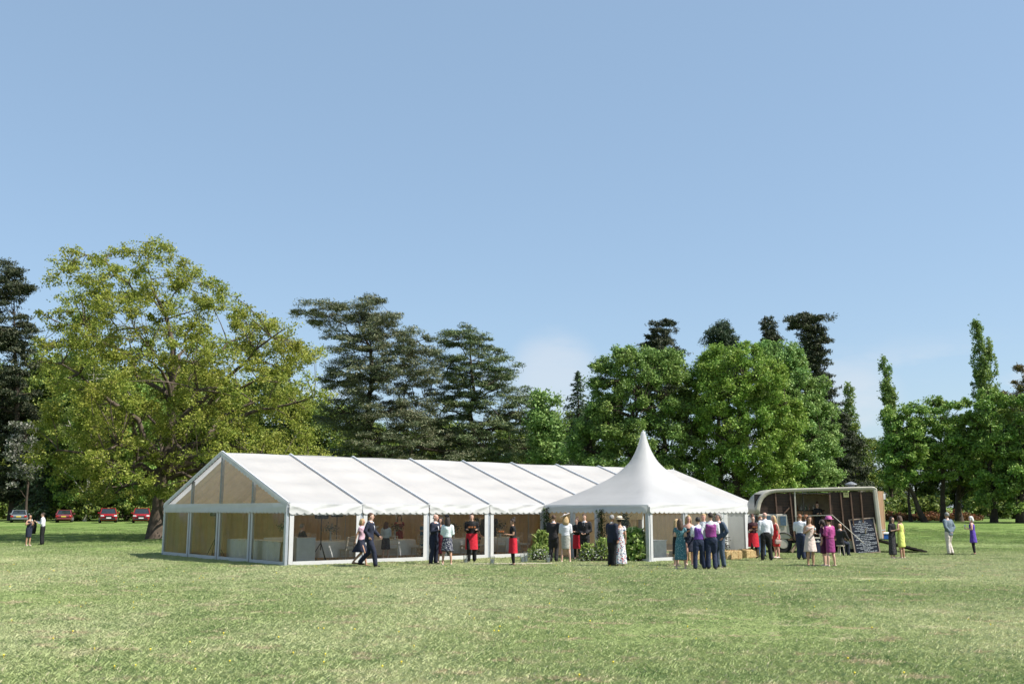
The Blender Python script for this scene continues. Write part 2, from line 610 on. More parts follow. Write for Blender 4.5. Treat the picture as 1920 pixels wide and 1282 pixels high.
def build_field():
    xs = np.concatenate([np.array([-3000, -1200, -600, -350]), np.arange(-220, 221, 4.0), np.array([350, 600, 1200, 3000])])
    ys = np.concatenate([np.array([-300, -100, -40, -15, 0]), np.arange(5, 60, 1.5), np.arange(60, 300, 6.0), np.array([320, 400, 600, 1000, 2000, 4000])])
    mb = MB()
    V = []
    for y in ys:
        for x in xs:
            w = 0.03 * math.sin(x * 0.31 + 1.3 * math.sin(y * 0.17)) + 0.025 * math.sin(y * 0.43 + x * 0.11)
            w *= 1 if 6 < y < 200 else 0.3
            if 30 < y < 58 and -20 < x < 24: w = -0.012
            V.append((x, y, gz(x, y) + w - 0.015))
    nx = len(xs)
    Fc = [(j * nx + i, j * nx + i + 1, (j + 1) * nx + i + 1, (j + 1) * nx + i) for j in range(len(ys) - 1) for i in range(nx - 1)]
    mb.add(V, Fc)
    o = mb.build('field_ground', M_FIELD, smooth=True)
    tag(o, 'wide mown pasture of pale green and straw coloured grass', kind='structure')
build_field()

def in_tent(x, y):
    p = np.stack([x - T_O.x, y - T_O.y], 1)
    s = p @ np.array([TU.x, TU.y]); t = p @ np.array([TV.x, TV.y])
    q = np.stack([x - PG_C.x, y - PG_C.y], 1)
    a = q @ np.array([TU.x, TU.y]); b = q @ np.array([TV.x, TV.y])
    return ((s > -0.05) & (s < 27.1) & (t > -0.05) & (t < TW + 0.05)) | ((abs(a) < 3.0) & (abs(b) < 3.0))

def build_grass():
    rng = np.random.default_rng(3)
    src = bpy.data.collections.new('grass_tufts')      # kept out of the scene: only the field's points use it
    for k in range(5):
        Q = []
        nb = 110
        r = np.sqrt(rng.random(nb)) * 0.24
        a = rng.random(nb) * 6.283
        hgt = rng.uniform(0.012, 0.038, nb) * (1.0 if k < 4 else 1.7)
        for i in range(nb):
            x, y = r[i] * math.cos(a[i]), r[i] * math.sin(a[i])
            d = rng.random() * 6.283
            lean = rng.uniform(0.4, 1.9) * hgt[i]
            w = rng.uniform(0.0018, 0.0042)
            px, py = -math.sin(d) * w, math.cos(d) * w
            dx, dy = math.cos(d) * lean, math.sin(d) * lean
            Q.append([(x - px, y - py, -0.01), (x + px, y + py, -0.01), (x + px * .7 + dx * .4, y + py * .7 + dy * .4, hgt[i] * .65), (x + dx, y + dy, hgt[i])])
        me = quad_mesh('grass_tuft', np.array(Q))
        me.materials.append(M_GRASS)
        src.objects.link(bpy.data.objects.new('grass_tuft', me))
    # points: dense in front of the tents, thinner further off
    Y = np.concatenate([rng.uniform(9.5, 22, 30000), rng.uniform(22, 38, 34000), 38 + 62 * (1 - np.sqrt(rng.random(34000)))])
    X = rng.uniform(-1, 1, len(Y)) * (Y * 0.56 + 2.5)
    ok = ~in_tent(X, Y)
    X, Y = X[ok], Y[ok]
    Z = np.array([gz(0, y) for y in Y]) - 0.015 + 0.003
    me = bpy.data.meshes.new('grass')
    me.vertices.add(len(X))
    me.vertices.foreach_set('co', np.stack([X, Y, Z], 1).astype(np.float32).ravel())
    o = link(bpy.data.objects.new('grass', me))
    tag(o, 'short mown grass blades covering the near field', 'grass', kind='stuff')
    ng = bpy.data.node_groups.new('grass_scatter', 'GeometryNodeTree')
    ng.interface.new_socket('Geometry', in_out='INPUT', socket_type='NodeSocketGeometry')
    ng.interface.new_socket('Geometry', in_out='OUTPUT', socket_type='NodeSocketGeometry')
    N, L = ng.nodes, ng.links
    gi, go = N.new('NodeGroupInput'), N.new('NodeGroupOutput')
    ci = N.new('GeometryNodeCollectionInfo')
    ci.inputs['Collection'].default_value = src
    ci.inputs['Separate Children'].default_value = True
    ci.inputs['Reset Children'].default_value = True
    ip = N.new('GeometryNodeInstanceOnPoints')
    ip.inputs['Pick Instance'].default_value = True
    rv = N.new('FunctionNodeRandomValue'); rv.data_type = 'FLOAT_VECTOR'
    rv.inputs[0].default_value = (-0.05, -0.05, 0); rv.inputs[1].default_value = (0.05, 0.05, 6.283)
    rs = N.new('FunctionNodeRandomValue'); rs.data_type = 'FLOAT'
    rs.inputs[2].default_value = 0.75; rs.inputs[3].default_value = 1.35
    L.new(gi.outputs[0], ip.inputs['Points'])
    L.new(ci.outputs[0], ip.inputs['Instance'])
    L.new(rv.outputs[0], ip.inputs['Rotation'])
    L.new(rs.outputs[1], ip.inputs['Scale'])
    L.new(ip.outputs[0], go.inputs[0])
    md = o.modifiers.new('scatter', 'NODES')
    md.node_group = ng
    # scattered dandelions
    Yd = rng.uniform(12, 36, 150); Xd = rng.uniform(-1, 1, 150) * (Yd * 0.54)
    mb = MB()
    for x, y in zip(Xd, Yd):
        if in_tent(np.array([x]), np.array([y]))[0]: continue
        r = rng.uniform(0.009, 0.016)
        mb.rings([(x, y, 0.045, r * .5, r * .5), (x, y, 0.058, r, r), (x, y, 0.068, r * .6, r * .6)], 6)
        mb.tube([(x, y, -0.01), (x, y, 0.046)], 0.003, 3)
    d = mb.build('dandelions', mat('dandelion_yellow', (0.75, 0.6, 0.06), 0.7))
    tag(d, 'tiny yellow dandelions dotted through the grass', 'wildflowers', kind='stuff')
build_grass()
# ------------------------------------------------------------------ the long marquee: local x runs along it, y across it
def scallop_strip(p0, p1, drop, nsc, seed, normal, down=(0, 0, -1), amp=0.035, sc=0.07, taut=True):
    """a hanging valance from p0 to p1, scalloped along its lower edge"""
    rnd = random.Random(seed)
    p0, p1, nrm, dn = Vector(p0), Vector(p1), Vector(normal), Vector(down)
    nu, nv = nsc * 6, 6
    ph = [rnd.uniform(0, 6.28) for _ in range(4)]
    def fn(i, j):
        c = abs(math.sin(math.pi * nsc * i))
        h = drop * j + (sc * (c ** 0.7) * j if j > 0.99 else 0)
        edge = min(i, 1 - i)
        bil = amp * math.sin(math.pi * min(1, j * 1.2)) * (math.sin(7 * i + ph[0]) * .5 + math.sin(17 * i + 6 * j + ph[1]) * .35)
        if taut:                                        # folds that run in from the leg tops
            bil += 0.03 * math.exp(-((j - edge * 3.2) ** 2) * 30) * (1 if edge < 0.32 else 0)
        return p0.lerp(p1, i) + dn * h + nrm * (bil + 0.02 * j)
    mb = MB()
    mb.grid(fn, nu, nv)
    return mb

def window_panel(root, org, dx, w, z0, z1, side, top, base, name='window_panel', nrm=(0, -1, 0), clear=M_CLEAR):
    """a clear wall panel: white coated border as one sheet with depth, and the clear sheet as its sub-part"""
    org, dx, nrm = Vector(org), Vector(dx), Vector(nrm)
    up = Vector((0, 0, 1))
    mb = MB()
    def strip(a0, a1, b0, b1, t):
        P = [org + dx * a + up * b + nrm * q for q in (0, t) for a, b in ((a0, b0), (a1, b0), (a1, b1), (a0, b1))]
        mb.add(P, [(0, 1, 2, 3), (7, 6, 5, 4), (0, 4, 5, 1), (1, 5, 6, 2), (2, 6, 7, 3), (3, 7, 4, 0)])
    strip(0, side, z0, z1, 0.03)
    strip(w - side, w, z0, z1, 0.03)
    strip(side, w - side, z0, z0 + base, 0.034)
    strip(side, w - side, z1 - top, z1, 0.026)
    f = mb.build(name, M_PVC2, root)
    ph = random.uniform(0, 6)
    def fn(i, j):
        e = math.sin(math.pi * i) * math.sin(math.pi * j)
        return org + dx * (side - .01 + (w - 2 * side + .02) * i) + up * (z0 + base - .01 + (z1 - z0 - top - base + .02) * j) + nrm * (0.012 + e * 0.03 * math.sin(5 * i + ph + 2 * j))
    MB().grid(fn, 10, 6).build('clear_sheet', clear, f, smooth=True)
    return f

def build_marquee():
    root = empty('marquee', T_O, T_ANG, 'long white frame marquee with clear walls and striped ridge roof', 'marquee')
    LEN = BAY * NB
    hw = TW / 2
    slope = math.hypot(hw, RIDGE - EAVE)
    nrmF = Vector((0, -(RIDGE - EAVE), hw)).normalized()
    # legs and rafters
    for i in range(NB + 1):
        x = i * BAY
        for y in (0.07, TW - 0.07):
            MB().box((x, y, EAVE / 2), (0.11, 0.13, EAVE)).build('leg', M_ALU, root)
        MB().bar((x, -0.03, EAVE + 0.035), (x, hw, RIDGE + 0.045), 0.05, 0.07, (0, -1, 0)).build('rafter', M_RAFTER, root) if i < NB else None
        MB().bar((x, TW + 0.03, EAVE + 0.035), (x, hw, RIDGE + 0.04), 0.05, 0.07, (0, 1, 0)).build('rafter', M_ALU, root)
    # roof sheets, one for each bay and slope
    for i in range(NB):
        for side in (0, 1):
            ph = random.uniform(0, 6.28)
            def fn(a, b, i=i, side=side, ph=ph):
                x = (i + a) * BAY
                yy = -0.04 + (hw + 0.04) * b
                z = EAVE - 0.012 + (RIDGE - EAVE + 0.012) * b
                sag = math.sin(math.pi * a) * (0.05 * math.sin(math.pi * b) + 0.03 * math.sin(2 * math.pi * b * 4.2 + ph) + 0.007 * math.sin(31 * b + ph * 2 + a * 2))
                y = yy if side == 0 else TW - yy
                return (x, y, z - sag)
            MB().grid(fn, 12, 40).build('roof_panel', M_PVC, root, smooth=True)
        for y, ny in ((-0.045, -1), (TW + 0.045, 1)):
            scallop_strip((i * BAY + 0.02, y, EAVE + 0.0), ((i + 1) * BAY - 0.02, y, EAVE + 0.0), 0.30, 10, i * 7 + ny, (0, ny, 0)).build('valance', M_PVC2, root, smooth=True)
        MB().bar((i * BAY + .06, 0.07, EAVE - 0.07), ((i + 1) * BAY - .06, 0.07, EAVE - 0.07), 0.07, 0.1).build('eave_beam', M_WFRAME, root)
        if i < 4 or i >= 7:
            if i < 8:
                window_panel(root, (i * BAY + 0.07, 0.0, 0), (1, 0, 0), BAY - 0.14, 0.005, EAVE - 0.05, 0.16, 0.34, 0.15)
            else:
                mb = MB().grid(lambda a, b: (i * BAY + 0.02 + a * (BAY - .04), 0.0 - 0.015 * math.sin(21 * a), 0.01 + b * (EAVE - .06)), 40, 4)
                mb.build('wall_panel', M_PVC2, root, smooth=True)
    # back wall, white outside and lined with pleated ivory cloth
    MB().box((LEN / 2, TW, EAVE / 2), (LEN - .2, 0.012, EAVE - 0.02)).build('back_wall', M_PVC2, root)
    MB().grid(lambda a, b: (0.1 + a * (LEN - .2), TW - 0.12 + 0.035 * math.sin(a * LEN * 21) + 0.02 * math.sin(a * LEN * 8.3), 0.02 + b * (EAVE - .05)), 700, 2).build('wall_lining', M_LINING, root, smooth=True)
    MB().grid(lambda a, b: (LEN - 0.12 + 0.035 * math.sin(a * TW * 21), 0.1 + a * (TW - .2), 0.02 + b * (EAVE + (RIDGE - EAVE - .25) * (1 - abs(2 * a - 1)))), 220, 2).build('end_lining', M_LINING, root, smooth=True)
    mb = MB()
    mb.add([(LEN + .02, 0, 0.01), (LEN + .02, TW, 0.01), (LEN + .02, TW, EAVE), (LEN + .02, hw, RIDGE - .02), (LEN + .02, 0, EAVE)], [(0, 1, 2, 3, 4)])
    mb.build('end_wall', M_PVC2, root)
    # roof lining, pleated along the slope
    for side in (0, 1):
        def fn(a, b, side=side):
            x = 0.15 + a * (LEN - .3)
            k = x / BAY
            sw = 0.16 + 0.10 * abs(math.sin(math.pi * k)) * math.sin(math.pi * b)
            y = 0.12 + (hw - 0.12) * b
            z = EAVE - 0.05 + (RIDGE - EAVE) * b - sw + 0.06 * math.sin(x * 14) + 0.02 * math.sin(x * 31)
            return (x, y if side == 0 else TW - y, z)
        MB().grid(fn, 620, 8).build('roof_lining', M_LINING, root, smooth=True)
    # floor
    for k in range(24):
        w = (TW - 0.3) / 24
        MB().box((LEN / 2, 0.15 + (k + .5) * w, 0.02), (LEN - .3, w - 0.012, 0.03)).build('floor_board', M_FLOOR, root)
    # gable end facing the open field
    for k in range(1, 4):
        y = TW * k / 4
        zt = EAVE + (RIDGE - EAVE) * (1 - abs(2 * k / 4 - 1))
        MB().box((0.05, y, zt / 2 - .03), (0.10, 0.13, zt - .06)).build('gable_post', M_ALU, root)
    MB().bar((0.02, 0, EAVE), (0.02, hw, RIDGE), 0.09, 0.10, (0, -1, 0)).build('gable_rafter', M_ALU, root)
    MB().bar((0.02, TW, EAVE), (0.02, hw, RIDGE), 0.09, 0.10, (0, 1, 0)).build('gable_rafter', M_ALU, root)
    MB().box((0.03, hw, EAVE - 0.12), (0.09, TW - .2, 0.14)).build('gable_beam', M_WFRAME, root)
    scallop_strip((-0.05, TW, EAVE + 0.04), (-0.05, 0.0, EAVE + 0.04), 0.30, 40, 91, (-1, 0, 0), amp=0.02, taut=False).build('gable_valance', M_PVC2, root, smooth=True)
    scallop_strip((-0.05, TW + .05, EAVE + 0.06), (-0.05, hw, RIDGE + 0.07), 0.17, 22, 92, (-1, 0, 0), amp=0.012, sc=0.05, taut=False).build('rake_valance', M_PVC2, root, smooth=True)
    scallop_strip((-0.05, -.05, EAVE + 0.06), (-0.05, hw, RIDGE + 0.07), 0.17, 22, 93, (-1, 0, 0), amp=0.012, sc=0.05, taut=False).build('rake_valance', M_PVC2, root, smooth=True)
    for k in range(4):
        y1 = TW * (k + 1) / 4
        window_panel(root, (-0.012, y1 - 0.05, 0), (0, -1, 0), TW / 4 - 0.10, 0.005, EAVE - 0.08, 0.13, 0.24, 0.14, 'gable_window', (-1, 0, 0))
        ya, yb = TW * k / 4, TW * (k + 1) / 4
        za = EAVE + (RIDGE - EAVE) * (1 - abs(2 * ya / TW - 1)); zb = EAVE + (RIDGE - EAVE) * (1 - abs(2 * yb / TW - 1))
        MB().add([(0.0, ya, EAVE - .02), (0.0, yb, EAVE - .02), (0.0, yb, zb - .03), (0.0, ya, za - .03)], [(3, 2, 1, 0)]).build('gable_light', M_CLEAR, root)
    # gathered clear curtain hanging inside the near corner
    MB().grid(lambda a, b: (0.22 + 0.30 * a + 0.5 * (1 - b) * a * .2, 0.25 + 1.5 * a * (1.15 - 0.75 * b), 0.06 + b * (EAVE - .15)), 30, 6).build('gathered_curtain', M_LINING, root, smooth=True)
build_marquee()

# ------------------------------------------------------------------ the pagoda entrance tent
def build_pagoda():
    root = empty('pagoda_tent', PG_C, T_ANG, 'white pagoda tent with tall pointed peak at the marquee entrance', 'tent')
    H = PG_H
    prof = [(2.13, 1.0), (2.2, 0.965), (2.36, 0.86), (2.55, 0.735), (2.87, 0.56), (3.2, 0.41), (3.55, 0.275), (3.95, 0.165), (4.36, 0.098), (4.75, 0.055), (5.0, 0.036), (5.18, 0.025), (5.25, 0.016)]
    n = 96
    rows = []
    for z, f in prof:
        rows.append((z, f))
    # finer rows
    fine = []
    for a, b in zip(rows[:-1], rows[1:]):
        for k in range(3):
            t = k / 3
            fine.append((a[0] + (b[0] - a[0]) * t, a[1] + (b[1] - a[1]) * t))
    fine.append(rows[-1])
    zz = np.array([q[0] for q in fine]); ff = np.array([q[1] for q in fine])
    ffs = ff.copy(); ffs[1:-1] = (ff[:-2] + 2 * ff[1:-1] + ff[2:]) / 4
    V = []
    for z, f in zip(zz, ffs):
        d = f * (H + .05) * math.sqrt(2)                # distance along the hips
        pw = 2 + 40 * max(0, (f - 0.05)) ** 2.2         # round at the top, square at the eaves
        for i in range(n):
            a = 2 * math.pi * i / n
            c, s = math.cos(a), math.sin(a)
            rr = 1 / ((abs(c) ** pw + abs(s) ** pw) ** (1 / pw))
            k = d / math.sqrt(2) if f > 0.35 else d * (0.7071 + 0.2929 * (1 - f / 0.35) * 0.6)
            V.append((k * rr * c, k * rr * s, z))
    Fc = []
    for k in range(len(fine) - 1):
        for i in range(n):
            j = (i + 1) % n
            Fc.append((k * n + i, k * n + j, (k + 1) * n + j, (k + 1) * n + i))
    Fc.append(tuple((len(fine) - 1) * n + i for i in range(n)))
    MB().add(V, Fc).build('peaked_roof', M_PVC, root, smooth=True)
    MB().tube([(0, 0, 5.22), (0, 0, 5.32)], [0.03, 0.02], 8).build('peak_cap', M_WFRAME, root)
    C = [(-H, -H), (H, -H), (H, H), (-H, H)]
    N = [(0, -1, 0), (1, 0, 0), (0, 1, 0), (-1, 0, 0)]
    for k in range(4):
        a, b = C[k], C[(k + 1) % 4]
        e = 0.055
        nx, ny, _ = N[k]
        scallop_strip((a[0] + nx * e, a[1] + ny * e, 2.14), (b[0] + nx * e, b[1] + ny * e, 2.14), 0.26, 22, 40 + k, N[k], amp=0.03, taut=False).build('valance', M_PVC2, root, smooth=True)
        MB().bar((a[0] * .985, a[1] * .985, 2.06), (b[0] * .985, b[1] * .985, 2.06), 0.06, 0.09).build('eave_beam', M_WFRAME, root)
        MB().box((a[0] * .982, a[1] * .982, 1.06), (0.11, 0.11, 2.12)).build('leg', M_WFRAME, root)
        MB().box((a[0] * .982, a[1] * .982, 0.015), (0.24, 0.24, 0.03)).build('foot_plate', M_WFRAME, root)
    # clear wall on the sunny side
    window_panel(root, (-H + .06, -H, 0), (1, 0, 0), 2 * H - .12, 0.005, 2.05, 0.12, 0.16, 0.14, 'window_panel', (0, -1, 0), M_CLEAR2)
    # white wall on the far right side
    MB().grid(lambda a, b: (H, -H + .06 + a * 0.16 * 2 * H, 0.01 + b * 2.04), 30, 2).build('wall_panel', M_PVC2, root)
    # entrance side: two door posts, a head rail, clear panels either side, an open doorway
    for y in (-0.1, 1.35):
        MB().box((-H + .04, y, 1.02), (0.09, 0.12, 2.02)).build('door_post', M_ALU, root)
        MB().box((-H + .04, y - 0.17, 1.02), (0.05, 0.05, 2.02)).build('door_stile', M_WFRAME, root)
    window_panel(root, (-H - .0, -0.2, 0), (0, -1, 0), 2.7, 0.005, 2.05, 0.05, 0.06, 0.10, 'side_panel', (-1, 0, 0), M_CLEAR2)
    # crinkled clear curtain drawn aside beside the door
    MB().grid(lambda a, b: (-H + .14 + 0.05 * math.sin(40 * a), -0.55 - (1.9 - 0.8 * (1 - b)) * a, 0.55 + b * 1.5), 60, 10).build('clear_curtain', M_CLEAR2, root, smooth=True)
    # ivory drapes across the way into the marquee
    MB().grid(lambda a, b: (-H + .3 + a * 5.2, H - 0.05 + 0.05 * math.sin(a * 74) , 0.02 + b * 1.62), 200, 3).build('drape', M_LINING, root, smooth=True)
    MB().grid(lambda a, b: (-H + .15 + a * 5.7, H - 0.16 + 0.015 * math.sin(a * 30), 1.5 + b * 0.55), 60, 2).build('pelmet', M_LINING, root, smooth=True)
    for k in range(12):
        w = 5.9 / 12
        MB().box((0, -2.95 + (k + .5) * w, 0.017), (5.7, w - .012, 0.028)).build('floor_board', M_FLOOR, root)
build_pagoda()
# ------------------------------------------------------------------ the horsebox bar: local x to the right, y away from the camera
def ribbon(mb, pts, w, y):
    for (x0, z0), (x1, z1) in zip(pts[:-1], pts[1:]):
        dx, dz = x1 - x0, z1 - z0
        L = math.hypot(dx, dz) or 1
        nx, nz = -dz / L * w / 2, dx / L * w / 2
        mb.add([(x0 - nx, y, z0 - nz), (x1 - nx, y, z1 - nz), (x1 + nx, y, z1 + nz), (x0 + nx, y, z0 + nz)], [(0, 1, 2, 3)])
def handwriting(mb, x0, x1, z, h, y, seed, w=0.008):
    """an illegible chalked line: word-length runs of joined strokes"""
    rnd = random.Random(seed)
    x = x0
    while x < x1 - h * .5:
        end = min(x1, x + rnd.uniform(2, 6) * h)
        pts = []
        while x < end:
            tall = rnd.random() < .2
            pts += [(x, z + rnd.uniform(-.1, .1) * h), (x + h * .15, z + h * (1.5 if tall else .85)), (x + h * .35, z + rnd.uniform(-.1, .2) * h)]
            x += h * rnd.uniform(.4, .62)
        ribbon(mb, pts, w, y)
        x += h * .55

def build_truck():
    x0 = at(1417, 1036, 46.4)[0]
    root = empty('horsebox_bar', (x0, 46.4, 0), R(-2), 'old cream and brown wooden horsebox lorry opened up as a bar', 'lorry')
    cream = mat('cream_coachwork', (0.39, 0.365, 0.305), 0.4, 0.08, 3, 0.1, 8)
    brown = wood_mat('dark_stained_planks', (0.018, 0.009, 0.006), (0.055, 0.026, 0.014), (1.5, 10, 12))
    post_m = wood_mat('worn_brown_post', (0.07, 0.038, 0.024), (0.16, 0.09, 0.06), (10, 10, 1.5))
    ply = wood_mat('varnished_ply', (0.17, 0.095, 0.05), (0.30, 0.18, 0.095), (6, 6, 1.0))
    dark = mat('chassis_black', (0.015, 0.014, 0.013), 0.6)
    navy = mat('navy_cloth', (0.012, 0.018, 0.045), 0.8)
    glassb = mat('blue_window_glass', (0.03, 0.07, 0.13), 0.08, 0.3, 6, spec=0.8)
    D = 2.1
    # roof shell with its rounded front over the cab
    outer = [(0.02, 1.76), (0.05, 2.02), (0.14, 2.32), (0.28, 2.55), (0.48, 2.73), (0.74, 2.84), (1.05, 2.885), (2.4, 2.925), (4.0, 2.965), (5.35, 2.995), (5.5, 2.98), (5.6, 2.92)]
    inner = [(0.25, 1.76), (0.27, 2.0), (0.335, 2.245), (0.45, 2.44), (0.615, 2.59), (0.825, 2.685), (1.075, 2.73), (2.4, 2.77), (4.0, 2.81), (5.3, 2.84), (5.42, 2.83), (5.45, 2.81)]
    mb = MB()
    ys = [(-0.10, 0.5), (-0.115, 0.28), (-0.10, 0.06), (-0.04, 0.0), (0.3, 0.0), (D - .3, 0.0), (D, 0.05), (D, 1.0), (-0.06, 1.0), (-0.10, 0.82)]
    ny = len(ys)
    V = []
    for (ox, oz), (ix, iz) in zip(outer, inner):
        for y, t in ys:
            V.append((ox + (ix - ox) * t, y, oz + (iz - oz) * t))
    Fc = [(k * ny + i, k * ny + (i + 1) % ny, (k + 1) * ny + (i + 1) % ny, (k + 1) * ny + i) for k in range(len(outer) - 1) for i in range(ny)]
    Fc += [tuple(range(ny - 1, -1, -1)), tuple((len(outer) - 1) * ny + i for i in range(ny))]
    mb.add(V, Fc).build('roof', cream, root, smooth=True)
    # rear corner post, slightly splayed
    MB().bar((5.52, -0.02, 2.93), (5.66, -0.02, 0.62), 0.20, 0.17, (0, -1, 0)).build('corner_post', cream, root, bevel=0.05)
    MB().bar((5.52, D, 2.93), (5.62, D, 0.62), 0.18, 0.14, (0, -1, 0)).build('corner_post', cream, root, bevel=0.05)
    # horizontal planks of the near side
    def left_x(z):
        return float(np.interp(z, [p[1] for p in inner[:7]], [p[0] for p in inner[:7]])) + .0
    z = 0.62
    while z < 2.74:
        h = 0.128
        zt = min(z + h, 2.76)
        if z >= 1.76:
            a = left_x(min(zt, 2.66)) - .03
            MB().box(((a + 1.86) / 2, 0.06, (z + zt) / 2), (1.86 - a, 0.03, zt - z - .008)).build('plank', brown, root)
        elif z > .62:
            MB().box((1.70, 0.06, (z + zt) / 2), (0.32, 0.03, zt - z - .008)).build('plank', brown, root)
        MB().box(((3.50 + 5.52) / 2, 0.06, (z + zt) / 2), (2.02, 0.03, zt - z - .008)).build('plank', brown, root)
        z += h + .002
    MB().box((0.95, 0.10, 2.2), (1.8, 0.03, .9)).build('side_backing', dark, root)
    MB().box((4.5, 0.10, 1.66), (2.0, 0.03, 2.1)).build('side_backing', dark, root)
    # upright ribs that stand proud of the planks
    for xa, zb, xb in ((1.00, 1.78, 1.03), (1.66, .7, 1.78), (3.96, .62, 4.06), (4.42, 1.1, 4.48), (4.88, 1.35, 4.92)):
        MB().bar((xa, 0.0, 2.74), (xb, 0.0, zb), 0.055, 0.10, (0, -1, 0)).build('side_rib', post_m, root)
    MB().bar((1.62, 0.0, 2.05), (1.36, 0.0, 1.78), 0.05, 0.06, (0, -1, 0)).build('side_brace', post_m, root)
    # serving hatch
    for xa in (1.88, 3.47):
        MB().box((xa, 0.01, 1.70), (0.06, 0.13, 2.1)).build('hatch_post', post_m if xa > 2 else cream, root)
    MB().box((3.52, 1.95, 1.7), (3.8, 0.04, 2.0)).build('inner_back_wall', mat('ivory_inner_panel', (0.34, 0.32, 0.25), 0.6), root)
    MB().box((3.5, 1.0, 2.68), (3.9, 1.9, 0.03)).build('inner_ceiling', mat('ivory_inner_panel', (0.34, 0.32, 0.25)), root)
    MB().box((3.5, 1.0, 0.60), (4.0, 1.95, 0.08)).build('bar_floor', ply, root)
    for k in range(9):
        MB().box((1.98 + k * .17, 0.95, 1.28), (0.155, 0.03, 1.22 + .02 * (k % 3))).build('bar_board', ply, root)
    MB().box((2.66, 0.93, 1.91), (1.6, 0.06, 0.05)).build('bar_shelf', dark, root)
    for k in range(7):
        bx = 2.0 + k * .2 + random.uniform(-.04, .04)
        MB().rings([(bx, .93, 1.935, .035, .035), (bx, .93, 2.07, .035, .035), (bx, .93, 2.12, .013, .013), (bx, .93, 2.19, .013, .013)], 8).build('bottle', mat('bottle_' + 'gba'[k % 3], [(.02, .07, .03), (.12, .05, .015), (.25, .26, .24)][k % 3], .1, spec=.7), root)
    MB().box((2.68, -0.10, 0.68), (1.55, 0.42, 0.05)).build('counter_top', mat('pale_counter', (0.5, 0.47, 0.38), .5), root)
    cl = MB().grid(lambda a, b: (1.95 + 1.46 * a, -0.29 + 0.012 * math.sin(a * 33), 0.03 + b * .615), 40, 2).build('counter_cloth', navy, root, smooth=True)
    mb = MB(); handwriting(mb, 2.55, 3.35, 0.50, 0.07, -0.306, 5, .013)
    mb.build('lettering', mat('white_paint', (0.75, 0.75, 0.72), .7), cl)
    # props and rails about the hatch
    MB().tube([(1.92, -.08, 1.66), (3.5, -.08, 1.70)], .022, 6).build('hatch_rail', M_CHROME, root)
    MB().tube([(2.24, -.05, 2.72), (2.26, -.03, .7)], .02, 6).build('hatch_stay', dark, root)
    MB().tube([(3.50, -.08, 1.72), (4.72, -.62, 0.45)], .017, 6).build('stay_rope', mat('pale_rope', (.45, .42, .36), .8), root)
    for k, (a, b) in enumerate(((1.95, 2.4), (2.45, 2.95), (3.0, 3.45))):
        MB().tube([(a, -.06, 2.70 - .02 * (k % 2)), (b, -.07, 2.67 + .02 * (k % 2))], .028, 6).build('hatch_hinge', dark, root)
    # cab
    cab = [(0.16, 1.76), (0.10, 1.2), (0.02, 1.05), (0.0, 0.62), (1.62, 0.62), (1.60, 0.95), (1.50, 1.76)]
    V = [(x, y, z) for y in (0.02, D - .1) for x, z in cab]
    n = len(cab)
    MB().add(V, [tuple(range(n)), tuple(range(2 * n - 1, n - 1, -1))] + [(i, i + n, (i + 1) % n + n, (i + 1) % n) for i in range(n)]).build('cab', cream, root, bevel=.05)
    d = MB().box((0.76, 0.005, 1.16), (0.80, 0.03, 1.04)).build('cab_door', cream, root, bevel=.012)
    MB().box((0.62, -0.02, 1.06), (0.14, 0.03, 0.03)).build('door_handle', M_CHROME, d)
    def pane(cx, cz, w, h, nm='cab_window'):
        f = MB().box((cx, -0.018, cz), (w + .07, 0.02, h + .07)).build(nm, cream, root, bevel=.01)
        MB().box((cx, -0.034, cz), (w, 0.014, h)).build('pane', glassb, f, bevel=.006)
    pane(.56, 1.47, .36, .40); pane(.93, 1.47, .16, .40); pane(1.30, 1.45, .27, .42)
    MB().box((0.06, 0.95, 1.47), (0.03, 1.6, 0.44), ry=.1).build('windscreen', glassb, root)
    MB().tube([(0.22, -.0, 1.55), (0.1, -.2, 1.58)], .012, 6).build('mirror_arm', dark, root)
    MB().box((0.09, -.24, 1.52), (0.05, .14, .24)).build('wing_mirror', dark, root, bevel=.01)
    # chassis and wheels
    MB().box((2.9, 1.0, 0.52), (5.3, 1.7, 0.16)).build('chassis', dark, root)
    for xw in (1.28, 4.35):
        for yw in (0.16, D - .2):
            w = MB().tube([(xw, yw - .11, .41), (xw, yw - .09, .41), (xw, yw + .09, .41), (xw, yw + .11, .41)], [.36, .41, .41, .36], 24).build('wheel', mat('tyre_rubber', (.016, .016, .016), .85), root, smooth=False)
            MB().tube([(xw, yw - .125, .41), (xw, yw - .115, .41)], [.2, .22], 16).build('rim', cream, w)
    MB().tube([(1.28 + .5 * math.cos(t), .0, .41 + .5 * math.sin(t)) for t in np.linspace(0.1, 3.05, 12)], .03, 6).build('wheel_arch', dark, root)
    # small things fixed on it
    s = MB().box((4.22, 0.0, 2.62), (0.24, 0.03, 0.22)).build('yellow_plate', mat('old_yellow_plate', (.55, .5, .22), .5), root)
    for q in (-.045, .045):
        MB().box((4.22 + q, -.018, 2.65), (.03, .006, .09)).build('plate_mark', dark, s)
    v = MB().rings([(4.74, .9, 2.95, .16, .16), (4.74, .9, 3.1, .16, .16)], 14).build('roof_vent', mat('dull_vent_metal', (.16, .17, .18), .5), root)
    MB().rings([(4.74, .9, 3.10, .28, .28), (4.74, .9, 3.14, .26, .26), (4.74, .9, 3.24, .05, .05)], 14).build('vent_cap', mat('dull_vent_metal', (.16, .17, .18)), v)
    # rear door standing open
    dr = MB().box((5.90, 0.42, 1.72), (0.9, 0.05, 2.15), rz=R(58)).build('rear_door', ply, root)
    MB().box((6.14, 0.79, 1.70), (0.07, 0.07, 2.2), rz=R(58)).build('door_edge', mat('pale_door_edge', (.42, .33, .17), .6), dr)
